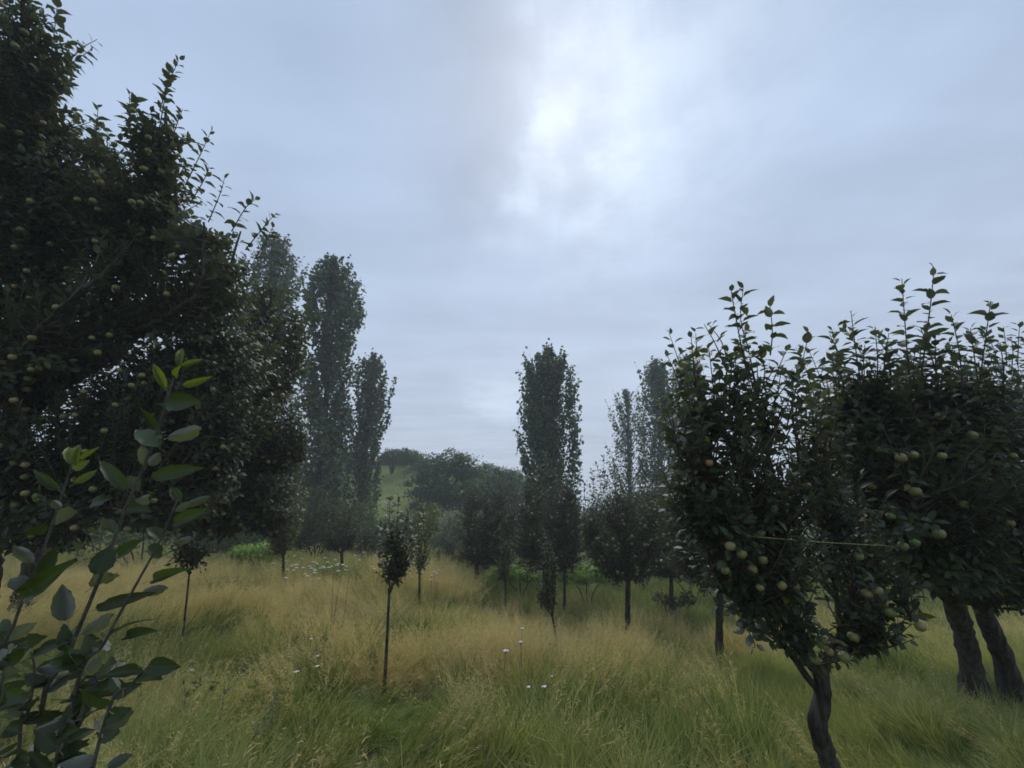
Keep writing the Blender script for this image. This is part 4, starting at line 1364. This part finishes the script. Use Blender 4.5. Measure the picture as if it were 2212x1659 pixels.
SAPY = [fine_leaf('leaf', [M_YOUNG, M_PETIOLE], c_, f_, b_, 80 + i) for i, (c_, f_, b_) in enumerate([(.12, .3, .05), (.28, .42, -.05)])]
# (base, tip, width in picture units, side shown: g upper, u pale underside, y young)
SL = [(387, 792, 393, 749, 17, 'y'), (393, 790, 440, 775, 9, 'y'), (383, 813, 385, 790, 14, 'y'), (357, 838, 331, 782, 20, 'y'), (397, 832, 458, 813, 15, 'y'),
      (362, 873, 422, 866, 48, 'g'), (337, 932, 304, 880, 18, 'g'), (342, 965, 288, 911, 46, 'g'), (360, 945, 450, 924, 15, 'u'), (311, 1004, 306, 957, 24, 'u'),
      (321, 1004, 349, 977, 26, 'u'), (331, 1032, 419, 1006, 36, 'g'), (274, 1058, 210, 990, 28, 'g'), (291, 1077, 351, 1070, 26, 'u'), (264, 1101, 326, 1101, 46, 'g'),
      (241, 1078, 159, 1091, 16, 'g'), (377, 1131, 441, 1098, 32, 'g'), (397, 1094, 463, 1068, 14, 'u'), (390, 1084, 367, 1051, 22, 'g'), (380, 1104, 414, 1083, 18, 'u'),
      (155, 1004, 145, 961, 14, 'y'), (165, 1005, 170, 957, 9, 'y'), (175, 992, 213, 965, 12, 'y'), (162, 1015, 191, 994, 22, 'y'), (162, 1043, 211, 1014, 18, 'y'),
      (126, 1058, 71, 1014, 20, 'g'), (132, 1096, 111, 1080, 18, 'u'), (155, 1098, 128, 1121, 32, 'u'), (71, 1214, 25, 1176, 24, 'u'), (54, 1290, 130, 1224, 48, 'g'),
      (146, 1338, 134, 1261, 42, 'u'), (200, 1268, 273, 1206, 46, 'u'), (210, 1240, 238, 1176, 48, 'g'), (320, 1180, 354, 1206, 34, 'g'), (332, 1253, 404, 1227, 16, 'g'),
      (210, 1316, 313, 1278, 28, 'g'), (305, 1281, 370, 1269, 25, 'u'), (176, 1369, 262, 1318, 34, 'u'), (271, 1378, 340, 1360, 14, 'g'), (318, 1464, 387, 1421, 26, 'u'),
      (118, 1420, 185, 1430, 44, 'g'), (176, 1458, 246, 1420, 46, 'u'), (150, 1510, 265, 1492, 40, 'g'), (216, 1585, 260, 1578, 44, 'g'), (232, 1655, 288, 1630, 26, 'u'),
      (376, 1172, 428, 1160, 18, 'u'), (95, 1130, 60, 1160, 34, 'g'), (180, 1180, 140, 1205, 38, 'g'), (90, 1240, 120, 1180, 30, 'g'), (250, 1150, 215, 1115, 24, 'u'),
      (300, 1060, 262, 1030, 30, 'g'), (60, 1270, 10, 1240, 34, 'g'), (255, 1200, 300, 1165, 30, 'g'), (350, 1165, 318, 1130, 26, 'g')]
for i, (x0, y0, x1, y1, wd, kd) in enumerate(SL):
    dd = 1.0 + .05 * math.sin(i * 2.3)
    b0 = ptc(x0, y0, dd)
    b1 = ptc(x1, y1, dd + random.uniform(-.035, .035))
    L = float(np.linalg.norm(b1 - b0))
    wdt = wd / F * dd
    tocam = np.array([0, 0, EYE]) - b0
    tocam /= np.linalg.norm(tocam)
    d_ = (b1 - b0) / L
    nv = tocam if kd != 'u' else -tocam
    nv = nv + np.array([random.gauss(0, .25), random.gauss(0, .25), .25 if kd != 'u' else -.1])
    wdt = max(wdt * .92, L * .30)
    me = SAPY[i % 2] if kd == 'y' else SAPL[i % 4]
    put_leaf(sap, baseS, b0, d_, nv, L, wdt * .92, me)
rs = np.random.default_rng(5)
for P in (st1, st2, st3, st4, st5, st6, st7):                 # the lower leaves, thick near the ground
    s_ = resample(P, .020)
    for q in s_[4:]:
        ux, uy, dp = project(q)
        if uy < 1365 or uy > 1800 or rs.random() < .15:
            continue
        a_ = rs.random() * 6.28
        d_ = np.array([math.cos(a_), math.sin(a_) * .6, .35 + .3 * rs.normal()])
        put_leaf(sap, baseS, q, d_, np.array([-d_[0] * .5, -.6 + .6 * rs.normal(), .8 * rs.random() * (1 if rs.random() < .65 else -1)]), rs.uniform(.050, .085), rs.uniform(.026, .040), SAPL[int(rs.integers(0, 4))])

# ------------------------------------------------------------------ twine between the right trees
mb = MB()
tw = []
for (x0, y0, d0), (x1, y1, d1), sag in [((1551, 1089, 1.99), (1592, 1150, 1.78), 0), ((1592, 1150, 1.78), (1640, 1160, 1.76), .004), ((1640, 1160, 1.76), (1905, 1178, 1.95), .004), ((1905, 1178, 1.95), (1948, 1183, 2.70), .0)]:
    u = np.linspace(0, 1, 14)[:, None]
    q = ptc(x0, y0, d0) * (1 - u) + ptc(x1, y1, d1) * u
    q[:, 2] -= (sag * 4 * u * (1 - u))[:, 0]
    tw.append(q[:-1])
tw.append(ptc(1948, 1183, 2.70)[None])
tw = np.concatenate(tw)
mb.tube(tw, .0024, 6)
a_ = np.linspace(0, 4 * math.pi, 30)
mb.tube(tw[0] + np.stack([.010 * np.cos(a_) + .004, .010 * np.sin(a_) + .004, .004 * a_ / 6.28], -1), .0026, 5)
mb.tube(tw[-1] + np.stack([.012 * np.cos(a_), .012 * np.sin(a_), .004 * a_ / 6.28], -1), .0026, 5)
o = mb.build('twine', [M_TWINE], None, tw[0], True)
o.location = [float(c_) for c_ in tw[0]]
tag(o, 'yellow twine stretched across the right foreground trees', 'twine')

# ------------------------------------------------------------------ wildflowers
def flower(px, py, d, label, group, rad=.022, kind='umbel', tilt=(0, 0)):
    top = ptc(px, py, d)
    x, y = top[0] + tilt[0], top[1] + tilt[1]
    base = np.array([x, y, float(gz(x, y))])
    if top[2] - base[2] < .12:
        top[2] = base[2] + .12
    root = thing('wildflower', base, label, 'wildflower', group)
    mb = MB()
    mid = (base + top) / 2 + np.array([random.gauss(0, .015), random.gauss(0, .015), 0])
    mb.tube(smooth_path([base, mid, top], 8), .0022, 4)
    if kind == 'umbel':
        for k in range(6):
            a_ = k * 1.05
            mb.tube([top - [0, 0, .03], top + [math.cos(a_) * rad * .6, math.sin(a_) * rad * .6, -.002]], .0011, 3)
    mb.build('stem', [M_FLOWERSTEM], root, base)
    hb = MB()
    nf = 9 if kind == 'umbel' else 5
    for k in range(nf):
        a_ = k * 2.4
        q = rad * math.sqrt(k / nf)
        c_ = top + np.array([math.cos(a_) * q, math.sin(a_) * q, .006 - q * .15])
        s_ = rad * (.42 if kind == 'umbel' else .62)
        V = [c_ + [0, 0, .004]] + [c_ + np.array([math.cos(j * 1.2566) * s_, math.sin(j * 1.2566) * s_, .004 * math.sin(j * 3)]) for j in range(5)] + [c_ - [0, 0, s_ * .7]]
        T = [[0, 1 + j, 1 + (j + 1) % 5] for j in range(5)] + [[6, 1 + (j + 1) % 5, 1 + j] for j in range(5)]
        hb.add(V, T, 0, random.random())
    hb.build('flower_head', [M_PETAL], root, base)
    return root


PATCH = 'white wildflowers massed at the far left of the meadow'
rf = np.random.default_rng(9)
for i in range(46):
    px = 690 + 62 * rf.normal()
    py = 1222 + 11 * rf.normal() - (px - 690) * .03
    if not (590 < px < 880):
        continue
    d = 6.9 + (1245 - py) * .035
    flower(px, py, d, 'small white wildflower in the flower patch below the tall left poplars', PATCH, rf.uniform(.022, .034))
for i in range(9):
    px = 925 + 25 * rf.normal()
    flower(px, 1243 + 8 * rf.normal(), 7.2, 'white wildflower on the meadow crest right of the bare stemmed young tree', 'white wildflowers by the bare stemmed young tree', rf.uniform(.018, .026))
for px, py, d, lab, kd, rad in [
    (1128, 1358, 4.2, 'farthest white flower of the loose cluster below the crooked sapling', 'umbel', .024),
    (1125, 1387, 3.9, 'white flower on a dark stalk right of the tall white one', 'umbel', .026),
    (1092, 1406, 3.6, 'tall white flower cluster leaning in the middle of the meadow', 'umbel', .034),
    (1142, 1485, 3.1, 'left of the two low white blossoms in the centre foreground', 'petal', .020),
    (1176, 1484, 3.1, 'right of the two low white blossoms in the centre foreground', 'petal', .022),
    (1192, 1462, 3.3, 'faint white blossom above the two low ones', 'petal', .015),
    (640, 1452, 3.3, 'white blossom on the lower left of the thistle stalk', 'petal', .024),
    (685, 1440, 3.4, 'roundest white blossom beside the thistle stalk', 'petal', .020),
    (686, 1418, 3.5, 'small white blossom midway up by the thistle stalk', 'petal', .016),
    (672, 1381, 3.8, 'white blossom left of the top of the thistle stalk', 'umbel', .016),
    (392, 1608, 2.6, 'bright white blossom in the grass beside the foreground sapling', 'petal', .024),
    (414, 1448, 3.3, 'tiny white blossom right of the sapling leaves', 'petal', .014)]:
    flower(px, py, d, lab, 'white wildflowers scattered in the near grass', rad * .8, kd)


# ------------------------------------------------------------------ weeds and dry stalks
def weed(label, name, cat, stems_, d, mat, smat, leaf, nleaf, group=None, wid=.22, seedheads=False, seed=3):
    """stems_: picture polylines from the ground up"""
    r = np.random.default_rng(seed)
    g0 = ground_at(stems_[0][0][0], d)
    root = thing(name, g0, label, cat, group)
    for P in stems_:
        q = pl(P, d)
        gz0 = np.array([q[0][0], q[0][1], float(gz(q[0][0], q[0][1])) - .01])
        pth = smooth_path([gz0] + q, 14)
        mb = MB()
        mb.tube(pth, np.linspace(.0035, .0012, len(pth)), 5)
        mb.build('stem', [smat], root, g0)
        lb = MB()
        s_ = resample(pth, .01)
        pk = s_[np.sort(r.integers(len(s_) // 4, len(s_), nleaf))]
        dv = r.normal(size=(nleaf, 3))
        dv[:, 2] = np.abs(dv[:, 2]) * .5 + .3 if not seedheads else dv[:, 2]
        lb.leaves(pk, dv, r.normal(size=(nleaf, 3)) * .5 + [0, -.3, .8], leaf * (.6 + .7 * r.random(nleaf)), leaf * wid, LEAF2, 0)
        o_ = lb.build('seed_head' if seedheads else 'foliage', [mat], root, g0)
        o_['kind'] = 'stuff'
    return root


weed('silvery feathery weed in the left foreground grass', 'silver_weed', 'weed', [[(540, 1640), (565, 1580), (600, 1495)], [(575, 1640), (585, 1590), (590, 1530)], [(520, 1650), (540, 1610), (560, 1560)]], 2.7, M_SILVER, M_FLOWERSTEM, .055, 46, 'silvery weeds', .14, seed=3)
weed('silvery weed at the very bottom of the meadow', 'silver_weed', 'weed', [[(700, 1700), (705, 1660), (712, 1632)], [(690, 1700), (692, 1660), (690, 1645)], [(725, 1700), (720, 1665), (722, 1648)]], 2.6, M_SILVER, M_FLOWERSTEM, .05, 30, 'silvery weeds', .14, seed=4)
weed('grey green weed stalks leaning right beside the bare stemmed young tree', 'silver_weed', 'weed', [[(805, 1390), (840, 1340), (890, 1290)], [(815, 1390), (860, 1340), (905, 1300)], [(800, 1385), (830, 1330), (870, 1285)], [(820, 1395), (850, 1350), (880, 1315)]], 4.2, M_SILVER, M_FLOWERSTEM, .045, 40, 'silvery weeds', .12, seed=5)
weed('brown thistle stalk with dry buds in the left meadow', 'thistle', 'thistle', [[(640, 1470), (670, 1420), (703, 1372)], [(690, 1440), (698, 1400), (712, 1370)]], 3.6, M_DRY, M_DRY, .028, 26, None, .5, True, seed=6)
DOCK = 'dry stalks standing above the meadow'
weed('tall dry brown stalk left of the bare stemmed young tree', 'dry_stalk', 'dry stalk', [[(715, 1350), (718, 1290), (722, 1222)]], 4.6, M_DRY, M_DRY, .016, 60, DOCK, .5, True, seed=7)
weed('pair of dry seeded stalks beneath the small crooked tree', 'dry_stalk', 'dry stalk', [[(728, 1290), (735, 1250), (733, 1215)], [(748, 1290), (752, 1255), (757, 1225)]], 5.2, M_DRY, M_DRY, .016, 50, DOCK, .5, True, seed=8)
weed('leafy dark weed beside the foreground sapling', 'leafy_weed', 'weed', [[(420, 1520), (425, 1490), (435, 1460)], [(450, 1530), (455, 1500), (470, 1475)], [(395, 1540), (400, 1510), (398, 1480)], [(480, 1530), (480, 1510), (490, 1490)]], 2.9, M_BUSH, M_FLOWERSTEM, .045, 22, None, .5, seed=9)

# fallen dead brushwood by the crooked sapling
g0 = ground_at(1150, 5.0)
brush = thing('brush_pile', g0, 'heap of dark dead twigs in the grass left of the crooked sapling', 'brushwood')
mb = MB()
rb = np.random.default_rng(21)
for k in range(60):
    a_ = rb.normal() * .7 + (0 if rb.random() < .5 else math.pi)
    c_ = g0 + np.array([rb.normal() * .16, rb.normal() * .12, .20 + .1 * rb.random()])
    dv = np.array([math.cos(a_), math.sin(a_), .12 * rb.normal()]) * rb.uniform(.1, .3)
    mb.tube([c_ - dv, c_ + [0, 0, .03 * rb.normal()], c_ + dv], [.007, .005, .002], 4)
o = mb.build('twigs', [M_DEAD], brush, g0)
o['kind'] = 'stuff'

# ------------------------------------------------------------------ damp air
hz = MB()
x0, x1, y0, y1, z0, z1 = -124, 124, -124, 124, -3.2, 22
V = np.array([[x, y, z] for z in (z0, z1) for y in (y0, y1) for x in (x0, x1)])
T = [[0, 2, 3], [0, 3, 1], [4, 5, 7], [4, 7, 6], [0, 1, 5], [0, 5, 4], [2, 6, 7], [2, 7, 3], [0, 4, 6], [0, 6, 2], [1, 3, 7], [1, 7, 5]]
m = bpy.data.materials.new('haze')
m.use_nodes = True
m.node_tree.nodes.clear()
n = NT(m.node_tree)
pv = n.new('ShaderNodeVolumePrincipled')
pv.inputs['Color'].default_value = rgb(.86, .90, .96)
pv.inputs['Density'].default_value = .0034
pv.inputs['Anisotropy'].default_value = .2
mo = n.new('ShaderNodeOutputMaterial')
m.node_tree.links.new(pv.outputs[0], mo.inputs['Volume'])
hz.add(V, T)
hazeo = hz.build('haze', [m])
hazeo['kind'] = 'stuff'

tot = sum(len(o_.data.polygons) for o_ in S.objects if o_.type == 'MESH')
print('objects', len(S.objects), 'faces', tot)
